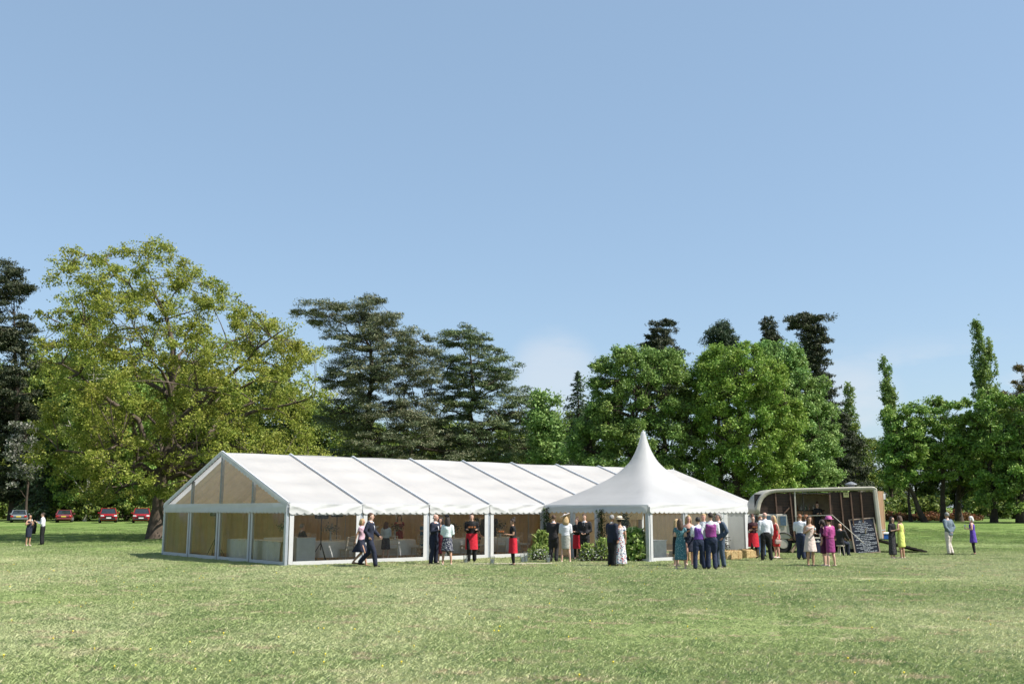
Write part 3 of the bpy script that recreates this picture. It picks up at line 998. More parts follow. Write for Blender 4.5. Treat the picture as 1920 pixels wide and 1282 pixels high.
    MB().box((6.17, 0.80, 2.55), (0.16, 0.1, 0.26)).build('door_lamp', mat('white_lamp_box', (.7, .7, .7), .5), dr)
    MB().tube([(5.72, .1, 1.02), (6.12, .68, 1.03)], .018, 6).build('door_bar', M_CHROME, dr)
    rp = MB().bar((5.62, 1.05, .60), (7.80, 1.05, .06), 1.7, .07).build('ramp', mat('dark_ramp_board', (.03, .024, .02), .8, .3), root)
    for k in range(8):
        t = (k + .6) / 8.4
        MB().box((5.62 + 2.18 * t, 1.05, .645 - .54 * t), (.04, 1.6, .03), ry=.24).build('ramp_cleat', mat('dark_ramp_board', (.03, .024, .02)), rp)
    # timber prop leaning on the near side
    pr = MB().bar((1.55, -.22, .06), (2.02, -.1, .62), .12, .12).build('timber_prop', wood_mat('rough_prop_timber', (.13, .09, .055), (.27, .2, .13), (8, 8, 2)), root)
    # things that stand by it
    c = empty('cool_box', (x0 + 5.86, 46.9, 0.585), R(-2), 'blue cool box with white lid on the horsebox ramp', 'cool box')
    MB().box((0.25, 0, .13), (.62, .4, .24)).build('body', mat('cool_blue', (.02, .10, .34), .4), c, bevel=.03)
    MB().box((0.25, 0, .29), (.66, .44, .09)).build('lid', mat('cool_white', (.7, .72, .75), .4), c, bevel=.03)
    # chalk menu board
    bx, by = gp(1627, 1037)
    b = empty('chalk_menu_board', (bx, by, 0), R(-3), 'tall black chalkboard menu in a wooden frame leaning by the horsebox', 'menu board')
    til = R(-9)
    def rot(o):
        o.rotation_euler = (til, R(-5), 0)
        return o
    bd = mat('blackboard', (.008, .011, .022), .55, .3, 4)
    fr = wood_mat('board_frame_wood', (.20, .14, .10), (.36, .28, .21), (6, 6, 6))
    rot(MB().box((0, 0, .78), (1.06, .02, 1.5)).build('board', bd, b))
    for a, c_ in (((-.55, 0, .78), (.055, .045, 1.6)), ((.55, 0, .78), (.055, .045, 1.6)), ((0, 0, 1.56), (1.05, .045, .05)), ((0, 0, .02), (1.05, .045, .04))):
        rot(MB().box(a, c_).build('frame_rail', fr, b))
    lines = [(-.12, .08, 1.46), (-.14, .16, 1.40), (-.45, .25, 1.32), (-.43, .40, 1.23), (-.34, .22, 1.15), (-.27, .45, 1.08), (-.40, .46, 1.01), (-.15, .18, .95), (-.43, .48, .84), (-.44, .47, .77), (-.36, .40, .69), (-.42, .46, .61), (-.20, .18, .53), (-.25, .48, .46), (-.44, .48, .39), (-.15, .18, .33), (-.43, .48, .26), (-.28, .30, .20), (-.12, .14, .14), (-.40, .46, .07)]
    mb = MB()
    for k, (a, e, zz) in enumerate(lines):
        handwriting(mb, a, e, zz, .034, -.0125, 300 + k, .0065)
    rot(mb.build('chalk_writing', mat('chalk_white', (.5, .52, .55), .9), b))
    mb = MB(); mb.bar((0, .04, 1.1), (0, .55, .02), .05, .03)
    mb.build('back_leg', fr, b)
build_truck()
# ------------------------------------------------------------------ trees
def branch_mesh(name, tubes_, n=6):
    mb = MB()
    for pts, rad in tubes_:
        mb.tube(pts, rad, n if rad[0] > 0.12 else 4, caps=False)
    return mb.mesh(name, smooth=True)

def curve3(a, b, c, k=6):
    a, b, c = np.array(a), np.array(b), np.array(c)
    t = np.linspace(0, 1, k)[:, None]
    return (1 - t) ** 2 * a + 2 * t * (1 - t) * b + t ** 2 * c

def px_rows(rows, bx, Y):
    """photo rows (row, left, right) -> crown outline in metres about the trunk"""
    out = []
    for py, xl, xr in rows:
        z = at((xl + xr) / 2, py, Y)[2] - gz(0, Y)
        out.append((z, at(xl, py, Y)[0] - bx, at(xr, py, Y)[0] - bx))
    out.sort()
    return np.array(out)

def broadleaf(rows, seed, trunk_r, fork, nl, lump, leaves, leaf, depth=1.0, squash=0.75, shell=0.5, limbs=12, up=0.5, twig=7, sig=0.3, aspect=0.62, lean=0.0, sep=0.6, rise=0.7, trunk_top=0.8, tube_n=7, minz=None, boughs=0, bough_r=1.8):
    """returns (wood mesh data, foliage quads) in tree-local metres"""
    rng = np.random.default_rng(seed)
    Z, XL, XR = rows[:, 0], rows[:, 1], rows[:, 2]
    zmin, zmax = Z[0], Z[-1]
    wid = np.interp(np.linspace(zmin, zmax, 60), Z, XR - XL)
    zs = np.linspace(zmin, zmax, 60)
    cum = np.cumsum(np.maximum(wid, .3)); cum /= cum[-1]
    pts = []
    tries = 0
    while len(pts) < nl and tries < nl * 60:
        tries += 1
        z = np.interp(rng.random(), cum, zs)
        xl, xr = np.interp(z, Z, XL), np.interp(z, Z, XR)
        half, mid = max(.15, (xr - xl) / 2 - lump * .45), (xr + xl) / 2
        th = rng.random() * 6.283
        rho = (shell + (1 - shell) * rng.random()) if rng.random() < 0.72 else math.sqrt(rng.random()) * .9
        hd = half * depth
        p = np.array([mid + half * rho * math.cos(th), hd * rho * math.sin(th), z - lump * .35 * (z > zmax - lump)])
        if pts and np.min(((np.array(pts) - p) ** 2).sum(1)) < (sep * lump) ** 2 and tries < nl * 40:
            continue
        pts.append(p)
    pts = np.array(pts)
    if boughs:                                          # gather the sprays into rounded boughs with gaps between
        ci = [int(rng.integers(len(pts)))]
        dm = ((pts - pts[ci[0]]) ** 2).sum(1)
        for _ in range(min(boughs, len(pts)) - 1):
            ci.append(int(dm.argmax()))
            dm = np.minimum(dm, ((pts - pts[ci[-1]]) ** 2).sum(1))
        C = pts[ci].copy()
        ax = np.interp(C[:, 2], Z, (XL + XR) / 2)
        C[:, 0] = ax + (C[:, 0] - ax) * .95
        C[:, 1] *= .95
        C[:, 2] -= bough_r * .25
        BR = bough_r * rng.uniform(.75, 1.25, len(C))
        near = ((pts[:, None] - C[None]) ** 2).sum(2).argmin(1)
        out = pts - C[near]
        out = unit(out + np.array([0, 0, .35]) * BR[near][:, None] + rng.normal(size=out.shape) * .35 * BR[near][:, None])
        out[:, 2] *= .72
        pts = C[near] + out * (BR[near] * rng.uniform(.7, 1.05, len(pts)))[:, None]
        pts = pts[pts[:, 2] > .6]
    # trunk
    ztop = zmin + (zmax - zmin) * trunk_top
    tz = np.linspace(0, ztop, 9)
    wx = np.interp(tz, Z, (XL + XR) / 2) * np.clip((tz / max(zmax, .1)) * 1.0, 0, 1) ** 1.3 * 0.8 + lean * np.minimum(tz, fork * 2)
    wob = rng.normal(size=(9, 2)) * trunk_r * .28
    wob[0] = 0
    TP = np.stack([wx + wob[:, 0], wob[:, 1], tz - 0.15 * (tz == 0)], 1)
    TR = trunk_r * (1 - 0.88 * (tz / ztop) ** 0.9)
    TR[0] *= 1.35
    tubes_ = [(TP, TR)]
    def trunk_at(z):
        return np.array([np.interp(z, tz, TP[:, 0]), np.interp(z, tz, TP[:, 1]), z]), np.interp(z, tz, TR)
    # limbs towards well spread lumps
    K = min(limbs, len(pts))
    idx = [int(rng.integers(len(pts)))]
    dmin = ((pts - pts[idx[0]]) ** 2).sum(1)
    for _ in range(K - 1):
        idx.append(int(dmin.argmax()))
        dmin = np.minimum(dmin, ((pts - pts[idx[-1]]) ** 2).sum(1))
    limb_pts = []
    for i in idx:
        e = pts[i]
        hd = math.hypot(e[0] - np.interp(e[2], tz, TP[:, 0]), e[1])
        zs_ = float(np.clip(e[2] - hd * rise, fork * (0.9 + 0.3 * rng.random()), ztop * .93))
        s, r = trunk_at(zs_)
        m = (s + e) / 2 + np.array([0, 0, abs(e[2] - zs_) * 0.12 + hd * .10]) + rng.normal(size=3) * hd * .06
        c = curve3(s, m, e, 8)
        c[1:-1] += rng.normal(size=(6, 3)) * min(.25, hd * .035)
        r0 = min(r * .6, 0.05 + 0.020 * hd * (trunk_r / .5))
        tubes_.append((c, np.linspace(r0, 0.03, 8)))
        limb_pts.append((c, np.linspace(r0, 0.03, 8)))
    LP = np.concatenate([c for c, _ in limb_pts] + [TP[4:]])
    LR = np.concatenate([r for _, r in limb_pts] + [TR[4:]])
    P, S = [], []
    for k, e in enumerate(pts):
        d = ((LP - e) ** 2).sum(1) + np.maximum(0, LP[:, 2] - e[2]) ** 2 * 2
        j = int(d.argmin())
        s = LP[j]
        dist = np.linalg.norm(e - s)
        if dist > 0.15:
            m = (s + e) / 2 + np.array([0, 0, .12 * dist]) + rng.normal(size=3) * .07 * dist
            tubes_.append((curve3(s, m, e, 5), np.linspace(min(LR[j] * .8, .02 + .02 * dist), .012, 5)))
        lr = lump * rng.uniform(.65, 1.25)
        tips = unit(rng.normal(size=(twig, 3))) * (lr * rng.uniform(.35, 1.0, (twig, 1)))
        tips[:, 2] *= squash
        for q in range(min(3, twig)):
            tubes_.append(([e, e + tips[q] * .5 + np.array([0, 0, .05]), e + tips[q]], [.014, .01, .006]))
        nn = int(leaves * rng.uniform(.6, 1.3))
        w = rng.integers(twig, size=nn)
        off = rng.normal(size=(nn, 3)) * lr * sig
        off[:, 2] *= squash
        P.append(e + tips[w] + off)
    P = np.concatenate(P)
    P = P[P[:, 2] > (0.4 if minz is None else minz)]
    L = leaf * rng.uniform(.65, 1.35, len(P))
    return tubes_, leaf_quads(P, L, L * aspect, rng, up)

def place_tree(name, label, data, loc, lm, bark, rz=0, group=None, crown='crown', fine=False):
    tubes_, Q = data
    root = empty(name, loc, rz, label, 'tree', group)
    me = branch_mesh('trunk', tubes_)
    me.materials.append(bark)
    link(bpy.data.objects.new('trunk', me), root)
    if fine:
        mc = quad_mesh(crown, Q)
    else:                                               # same leaf area as a pointed triangle
        a, b_, c, d = Q[:, 0], Q[:, 1], Q[:, 2], Q[:, 3]
        off = (a - (b_ + d) / 2)[:, None] * .85
        mc = tri_mesh(crown, np.stack([b_ + off[:, 0], c, d + off[:, 0]], 1))
    mc.materials.append(lm)
    link(bpy.data.objects.new(crown, mc), root)
    return root

def copy_tree(o, loc, rz, sc, label=None, group=None):
    c = o.copy()
    COL.objects.link(c)
    c.location, c.rotation_euler = loc, (0, 0, rz)
    c.scale = sc if hasattr(sc, '__len__') else (sc, sc, sc)
    if label: c['label'] = label
    if group: c['group'] = group
    for ch in list(o.children):
        k = ch.copy()
        COL.objects.link(k)
        k.parent = c
    return c

def conifer(h, prof, seed, trunk_r, nb, droop=0.25, cards=46, card=(0.55, 0.13), irregular=0.25, lift=0.0, z0=0.04, width=0.28, hang=0.15):
    """whorled evergreen: every branch carries flat sprays of needles"""
    rng = np.random.default_rng(seed)
    tz = np.linspace(0, h, 8)
    TP = np.stack([rng.normal(size=8) * trunk_r * .15, rng.normal(size=8) * trunk_r * .15, tz], 1)
    tubes_ = [(TP, trunk_r * (1 - .96 * tz / h))]
    zf, rf = np.array([p[0] for p in prof]), np.array([p[1] for p in prof])
    P, A, L = [], [], []
    for k in range(nb):
        f = z0 + (1 - z0) * (k + rng.random()) / nb
        ln = float(np.interp(f, zf, rf)) * rng.uniform(1 - irregular * 1.5, 1 + irregular * .6)
        az = k * 2.39996 + rng.normal() * .35
        d = np.array([math.cos(az), math.sin(az), 0])
        s = np.array([0, 0, f * h])
        t = np.linspace(0, 1, 6)[:, None]
        up = (lift + rng.normal() * .08) * ln
        c = s + d * ln * t + np.array([0, 0, 1]) * (up * t - droop * ln * t ** 1.7)
        tubes_.append((c, np.linspace(max(.02, trunk_r * (1 - f) * .35), .012, 6)))
        n = max(6, int(cards * (0.35 + ln / max(rf.max(), .1))))
        u = rng.random(n) ** .75
        lat = rng.uniform(-1, 1, n) * (width * ln * (1.08 - u) + .18)
        side = np.array([-d[1], d[0], 0])
        base = np.stack([np.interp(u, t[:, 0], c[:, i]) for i in range(3)], 1)
        pos = base + side * lat[:, None] + np.array([0, 0, -1]) * (np.abs(lat) * hang + rng.random(n) * .22)[:, None]
        P.append(pos)
        ax = d * .75 + side * np.sign(lat)[:, None] * .75 + np.array([0, 0, -.25])
        A.append(unit(ax + rng.normal(size=(n, 3)) * .25))
        L.append(card[0] * rng.uniform(.6, 1.3, n))
    n = 30
    P.append(np.stack([rng.normal(size=n) * .12, rng.normal(size=n) * .12, h - rng.random(n) * 1.2], 1))
    A.append(unit(np.stack([rng.normal(size=n) * .4, rng.normal(size=n) * .4, np.ones(n)], 1)))
    L.append(np.full(n, card[0]))
    P, A, L = np.concatenate(P), np.concatenate(A), np.concatenate(L)
    return tubes_, leaf_quads(P, L, L * card[1] / card[0], rng, 0.5, A, 0.8)

LM_OAK = leaf_mat('oak_leaf', [(0.085, 0.125, 0.018), (0.18, 0.225, 0.035), (0.26, 0.295, 0.052), (0.33, 0.34, 0.085)], 0.42, gain=1.2)
LM_MAPLE = leaf_mat('maple_leaf', [(0.04, 0.08, 0.018), (0.085, 0.145, 0.032), (0.135, 0.205, 0.05), (0.18, 0.25, 0.07)], 0.2, gain=1.5)
LM_MAPLE2 = leaf_mat('lime_leaf', [(0.06, 0.11, 0.018), (0.105, 0.185, 0.03), (0.165, 0.25, 0.045), (0.21, 0.28, 0.06)], 0.2, gain=1.5)
LM_MAPLE3 = leaf_mat('fresh_maple_leaf', [(0.055, 0.11, 0.028), (0.105, 0.18, 0.048), (0.16, 0.245, 0.07), (0.20, 0.285, 0.09)], 0.2, gain=1.5)
LM_CEDAR = leaf_mat('cedar_needle', [(0.028, 0.042, 0.022), (0.055, 0.070, 0.036), (0.09, 0.10, 0.055), (0.13, 0.125, 0.07)], 0.08, 0.6, gain=1.9)
LM_CEDAR2 = leaf_mat('green_cedar_needle', [(0.022, 0.042, 0.018), (0.045, 0.070, 0.027), (0.08, 0.105, 0.045), (0.115, 0.125, 0.06)], 0.08, 0.6, gain=1.9)
LM_FIR = leaf_mat('dark_fir_needle', [(0.010, 0.016, 0.009), (0.022, 0.032, 0.016), (0.04, 0.05, 0.025), (0.065, 0.065, 0.034)], 0.05, 0.6, gain=1.5)
LM_SPRUCE = leaf_mat('spruce_needle', [(0.018, 0.034, 0.018), (0.035, 0.058, 0.030), (0.06, 0.085, 0.045)], 0.06, 0.6, gain=1.5)
LM_POPLAR = leaf_mat('poplar_leaf', [(0.05, 0.09, 0.022), (0.09, 0.14, 0.035), (0.14, 0.19, 0.055)], 0.3, gain=1.9)
LM_ROW = leaf_mat('row_leaf', [(0.030, 0.062, 0.014), (0.062, 0.112, 0.022), (0.105, 0.16, 0.034), (0.15, 0.205, 0.05)], 0.2, gain=2.2)
LM_DARK = leaf_mat('woodland_leaf', [(0.02, 0.038, 0.009), (0.045, 0.072, 0.015), (0.08, 0.11, 0.022), (0.12, 0.14, 0.03)], 0.25, gain=2.1)
LM_BIRCH = leaf_mat('birch_leaf', [(0.08, 0.12, 0.03), (0.14, 0.19, 0.045), (0.20, 0.25, 0.07)], 0.4, gain=1.5)
LM_BRONZE = leaf_mat('bronze_leaf', [(0.06, 0.05, 0.022), (0.11, 0.085, 0.035), (0.12, 0.13, 0.04)], 0.3, gain=1.5)
LM_BLOSSOM = leaf_mat('hawthorn_blossom', [(0.05, 0.08, 0.03), (0.10, 0.13, 0.06), (0.42, 0.42, 0.36), (0.5, 0.48, 0.42)], 0.3, gain=0.75)
LM_RED = leaf_mat('rust_hedge_leaf', [(0.06, 0.07, 0.02), (0.22, 0.09, 0.04), (0.33, 0.14, 0.06), (0.13, 0.13, 0.04)], 0.3, gain=0.8)

def base_at(px, Y):
    x = at(px, 960, Y)[0]
    return Vector((x, Y, gz(x, Y) - 0.05))

# --- the great oak
b = base_at(296, 67.0)
rows = px_rows([(436, 222, 290), (452, 215, 328), (478, 198, 355), (495, 90, 398), (520, 76, 428), (560, 78, 480), (600, 72, 548), (650, 68, 605), (700, 66, 622), (760, 64, 636), (820, 68, 650), (860, 72, 655), (895, 78, 600), (930, 100, 450)], b.x, 67.0)
place_tree('oak_tree', 'great spreading oak in yellow green young leaf behind the marquee gable',
           broadleaf(rows, 11, 0.60, 4.2, 450, 0.95, 320, 0.155, depth=0.9, squash=0.7, shell=0.5, limbs=30, twig=9, sig=0.2, rise=0.75, sep=0.8, tube_n=8, minz=2.2), b, LM_OAK, M_BARK, fine=True)

# --- cedars behind the long roof
b = base_at(672, 100.0)
rows = px_rows([(546, 658, 712), (562, 640, 745), (575, 550, 738), (592, 545, 752), (612, 560, 785), (632, 590, 822), (660, 588, 832), (700, 594, 828), (740, 590, 835), (772, 590, 835), (800, 590, 860), (835, 580, 890), (862, 580, 915)], b.x, 100.0)
place_tree('cedar_tree', 'broad grey green cedar with flat layered boughs behind the roof, the taller one',
           broadleaf(rows, 21, 0.7, 5.5, 320, 1.35, 380, 0.36, depth=0.85, squash=0.32, shell=0.35, limbs=26, up=1.0, twig=12, sig=0.2, aspect=0.2, rise=0.55, sep=0.62), b, LM_CEDAR, M_BARKD)
b = base_at(874, 104.0)
rows = px_rows([(600, 830, 878), (612, 820, 902), (622, 788, 924), (640, 816, 930), (655, 803, 967), (675, 794, 980), (700, 800, 984), (735, 788, 1017), (770, 788, 1034), (800, 784, 1067), (835, 778, 1087), (865, 773, 1087)], b.x, 104.0)
place_tree('cedar_tree', 'narrower dark green cedar with drooping tip behind the middle of the roof',
           broadleaf(rows, 22, 0.55, 4.0, 290, 1.2, 350, 0.36, depth=0.85, squash=0.3, shell=0.3, limbs=28, up=1.0, twig=12, sig=0.2, aspect=0.2, rise=0.3, sep=0.6), b, LM_CEDAR2, M_BARKD)

# --- broad maples behind the pagoda
b = base_at(1185, 86.0)
rows = px_rows([(655, 1148, 1235), (668, 1128, 1275), (690, 1112, 1298), (730, 1098, 1315), (780, 1070, 1322), (830, 1055, 1325), (880, 1050, 1328), (930, 1052, 1328)], b.x, 86.0)
place_tree('maple_tree', 'dense deep green maple directly behind the pagoda peak',
           broadleaf(rows, 31, 0.5, 2.2, 470, 0.66, 370, 0.20, depth=0.9, squash=0.8, shell=0.66, limbs=16, twig=9, sig=0.26, sep=0.7, boughs=150, bough_r=.85), b, LM_MAPLE, M_BARKD)
b = base_at(1382, 84.0)
rows = px_rows([(650, 1335, 1420), (662, 1310, 1445), (690, 1296, 1470), (740, 1290, 1490), (800, 1292, 1505), (860, 1296, 1510), (930, 1300, 1500)], b.x, 84.0)
place_tree('lime_tree', 'round yellow green lime tree between the pagoda and the horsebox roof',
           broadleaf(rows, 32, 0.45, 2.2, 430, 0.64, 360, 0.19, depth=0.9, squash=0.85, shell=0.66, limbs=16, twig=9, sig=0.26, sep=0.7, boughs=140, bough_r=.82), b, LM_MAPLE2, M_BARKD)
b = base_at(1478, 90.0)
rows = px_rows([(646, 1418, 1478), (660, 1405, 1500), (700, 1412, 1525), (750, 1418, 1552), (800, 1425, 1566), (850, 1428, 1578), (900, 1432, 1578), (935, 1440, 1570)], b.x, 90.0)
place_tree('maple_tree', 'bright fresh green maple rising over the horsebox roof',
           broadleaf(rows, 33, 0.45, 2.2, 430, 0.66, 360, 0.20, depth=0.9, squash=0.85, shell=0.66, limbs=16, twig=9, sig=0.26, sep=0.7, boughs=135, bough_r=.85), b, LM_MAPLE3, M_BARKD)
b = base_at(1022, 98.0)
rows = px_rows([(728, 998, 1030), (745, 988, 1045), (780, 985, 1058), (830, 990, 1062), (890, 995, 1065)], b.x, 98.0)
place_tree('young_maple_tree', 'small bright green tree between the second cedar and the deep green maple',
           broadleaf(rows, 34, 0.25, 2.2, 70, 0.9, 170, 0.32, depth=0.9, shell=0.5, limbs=8, twig=8, sig=0.3), b, LM_MAPLE3, M_BARKD)

# --- evergreens that stick up behind the maples
def conifer_at(name, label, px, Y, top, prof, seed, tr, nb, lm=LM_FIR, **kw):
    b = base_at(px, Y)
    x, _, z = at(px, top, Y)
    b.x = x
    return place_tree(name, label, conifer(z - b.z, prof, seed, tr, nb, **kw), b, lm, M_BARKD)
conifer_at('spruce_tree', 'small pointed spruce left of the deep green maple', 1083, 112, 695, [(0, 3.6), (.5, 2.6), (.8, 1.7), (.93, .8), (1, .15)], 41, .35, 130, LM_SPRUCE, cards=44)
def tip_tree(name, label, px, Y, rows, seed, lm, nl=130, squash=.5, up=.3, rise=.2):
    b = base_at(px, Y)
    rw = px_rows(rows + [(745, rows[-1][1] - 4, rows[-1][2] + 4)], b.x, Y)
    return place_tree(name, label, broadleaf(rw, seed, .45, 4, nl, .8, 300, .36, depth=.9, squash=squash, shell=.15, limbs=24, up=up, twig=8, sig=.25, aspect=.26, rise=rise, sep=.7, trunk_top=.97), b, lm, M_BARKD)
tip_tree('fir_tree', 'ragged fir tip above the deep green maple', 1247, 125, [(594, 1234, 1256), (606, 1218, 1268), (622, 1204, 1276), (640, 1196, 1284), (660, 1194, 1290), (700, 1190, 1296)], 42, LM_FIR)
tip_tree('pine_tree', 'bushy pine top peeping between the two maples', 1352, 128, [(602, 1338, 1364), (614, 1322, 1378), (630, 1314, 1390), (650, 1308, 1398), (700, 1304, 1402)], 43, LM_SPRUCE, squash=.8, rise=.9)
tip_tree('spruce_tree', 'slim dark spruce tip left of the tall ragged fir', 1440, 124, [(586, 1433, 1447), (602, 1427, 1455), (626, 1424, 1462), (650, 1418, 1468), (700, 1412, 1474)], 44, LM_FIR, nl=120)
b = base_at(1540, 108.0)
rows = px_rows([(582, 1502, 1538), (596, 1455, 1560), (612, 1462, 1554), (626, 1500, 1548), (640, 1488, 1556), (662, 1490, 1560), (680, 1494, 1552), (700, 1500, 1562), (730, 1500, 1572), (750, 1502, 1566), (790, 1506, 1605), (840, 1510, 1625), (890, 1515, 1640), (930, 1520, 1642)], b.x, 108.0)
place_tree('douglas_fir_tree', 'tall ragged near black fir behind the horsebox with open top boughs',
           broadleaf(rows, 45, 0.5, 4.0, 290, 0.85, 300, 0.36, depth=0.7, squash=0.42, shell=0.12, limbs=30, up=0.5, twig=8, sig=0.24, aspect=0.26, rise=0.1, sep=.7, trunk_top=.95), b, LM_FIR, M_BARKD)

# --- poplars
def poplar(label, px, Y, rows, seed, nl, leaves, lm=LM_POPLAR):
    b = base_at(px, Y)
    rw = px_rows(rows, b.x, Y)
    return place_tree('poplar_tree', label, broadleaf(rw, seed, 0.35, 3, int(nl * 1.6), 0.55, leaves, 0.36, depth=1.0, squash=1.8, shell=0.3, limbs=30, twig=6, sig=0.3, rise=2.6, sep=.5, trunk_top=.97), b, lm, M_BARKD, group='poplars on the skyline')
poplar('sparse half bare poplar just right of the tall fir', 1598, 165, [(710, 1584, 1592), (740, 1578, 1604), (780, 1578, 1612), (830, 1578, 1618), (900, 1580, 1620)], 51, 60, 55)
poplar('slim solitary poplar between the horsebox and the right hand row', 1672, 168, [(667, 1653, 1662), (700, 1648, 1676), (740, 1648, 1682), (780, 1650, 1686), (850, 1655, 1690), (920, 1658, 1692)], 52, 110, 85)
poplar('tallest twin topped poplar at the right side of the picture', 1850, 172, [(602, 1824, 1836), (625, 1822, 1846), (650, 1822, 1862), (690, 1820, 1870), (720, 1820, 1874), (760, 1822, 1876), (850, 1826, 1880), (920, 1830, 1884)], 53, 190, 95)

# --- the leafy row at the right edge of the field
def row_tree(label, px, Y, rows, seed, tr, fork, lean=0, nl=110, leaves=190, lm=LM_ROW, bark=M_BARKD, **kw):
    b = base_at(px, Y)
    rw = px_rows(rows, b.x, Y)
    k = dict(depth=.85, squash=.7, shell=.45, limbs=14, twig=8, sig=.28, sep=.65, lean=lean, rise=1.1, boughs=max(20, nl // 3), bough_r=1.0)
    k.update(kw)
    return place_tree('field_maple_tree', label, broadleaf(rw, seed, tr, fork, int(nl * 1.15), 0.75, leaves, 0.30, **k), b, lm, bark, group='trees along the right edge of the field')
row_tree('leaning trunked field maple at the left end of the right hand row', 1734, 121, [(757, 1680, 1720), (775, 1655, 1735), (810, 1642, 1745), (850, 1638, 1745), (880, 1642, 1735), (905, 1648, 1705)], 61, .34, 5.5, lean=-.26)
row_tree('thin straight stemmed tree beside the leaning maple', 1707, 123, [(790, 1690, 1725), (830, 1660, 1745), (870, 1655, 1740), (900, 1665, 1730)], 62, .2, 3.5, nl=55)
row_tree('taller domed field maple in the middle of the right hand row', 1768, 122, [(746, 1755, 1800), (755, 1728, 1822), (780, 1716, 1832), (820, 1715, 1835), (860, 1722, 1832), (895, 1730, 1825)], 63, .36, 6.0, nl=130)
row_tree('dark many stemmed tree behind the man in the grey jacket', 1798, 126, [(800, 1775, 1850), (850, 1768, 1860), (890, 1775, 1858), (920, 1785, 1845)], 64, .45, 2.5, nl=90, lm=LM_DARK)
row_tree('wide leafy field maple toward the right edge, over the purple dressed woman', 1862, 119, [(728, 1842, 1872), (760, 1820, 1900), (800, 1812, 1915), (850, 1810, 1920), (900, 1815, 1922), (945, 1822, 1915)], 65, .38, 3.5, nl=150)
row_tree('low dark spreading tree cut by the right picture edge', 1912, 117, [(735, 1890, 1945), (770, 1878, 1975), (820, 1870, 1990), (880, 1868, 1995), (945, 1872, 1985)], 66, .45, 2.5, nl=150)
row_tree('bronze leaved tree rising at the far right edge', 1935, 150, [(680, 1905, 1960), (700, 1890, 1985), (740, 1878, 1998), (790, 1880, 2000), (860, 1890, 1990)], 67, .45, 6, nl=110, lm=LM_BRONZE, leaves=150)

# --- the dark wood at the left edge
b = base_at(26, 130.0)
rows = px_rows([(474, 2, 22), (490, -20, 42), (520, -35, 52), (538, -40, 74), (560, -38, 40), (580, -50, 56), (620, -60, 74), (660, -70, 72), (710, -75, 80), (770, -80, 76), (830, -80, 72), (890, -75, 70), (935, -60, 60)], b.x, 130.0)
place_tree('wellingtonia_tree', 'towering near black conifer cut by the left picture edge',
           broadleaf(rows, 71, 0.6, 5.0, 330, 1.15, 300, 0.42, depth=0.8, squash=0.45, shell=0.35, limbs=26, up=0.3, twig=8, sig=0.28, aspect=0.3, rise=0.1, sep=.6), b, LM_FIR, M_BARKD)
conifer_at('yew_tree', 'drooping green yew standing between the two estate cars', 92, 128, 818, [(0, 3.6), (.3, 3.9), (.6, 2.9), (.85, 1.5), (1, .2)], 72, .3, 120, LM_SPRUCE, cards=60, droop=.45, z0=.1)
row_tree('pale young birch with a white stem left of the oak', 160, 126, [(590, 130, 190), (640, 112, 230), (720, 95, 250), (800, 85, 255), (880, 90, 250)], 73, .22, 3, nl=150, leaves=140, lm=LM_BIRCH, bark=M_BIRCH, squash=1.0)['group'] = 'wood behind the parked cars'
row_tree('hawthorn in cream blossom under the dark conifer', 48, 122, [(785, 22, 50), (815, 16, 66), (860, 14, 74), (905, 20, 72)], 74, .2, 2, nl=45, leaves=150, lm=LM_BLOSSOM)['group'] = 'wood behind the parked cars'
row_tree('leafy tree overhanging the maroon parked car', 150, 129, [(700, 120, 190), (760, 90, 225), (850, 75, 240), (910, 78, 240), (946, 85, 232)], 75, .35, 2.0, nl=230, lm=LM_ROW)['group'] = 'wood behind the parked cars'
row_tree('leafy tree overhanging the two red parked cars', 262, 130, [(720, 225, 300), (790, 205, 325), (850, 185, 335), (910, 185, 335), (946, 190, 325)], 76, .4, 2.0, nl=230, lm=LM_ROW)['group'] = 'wood behind the parked cars'

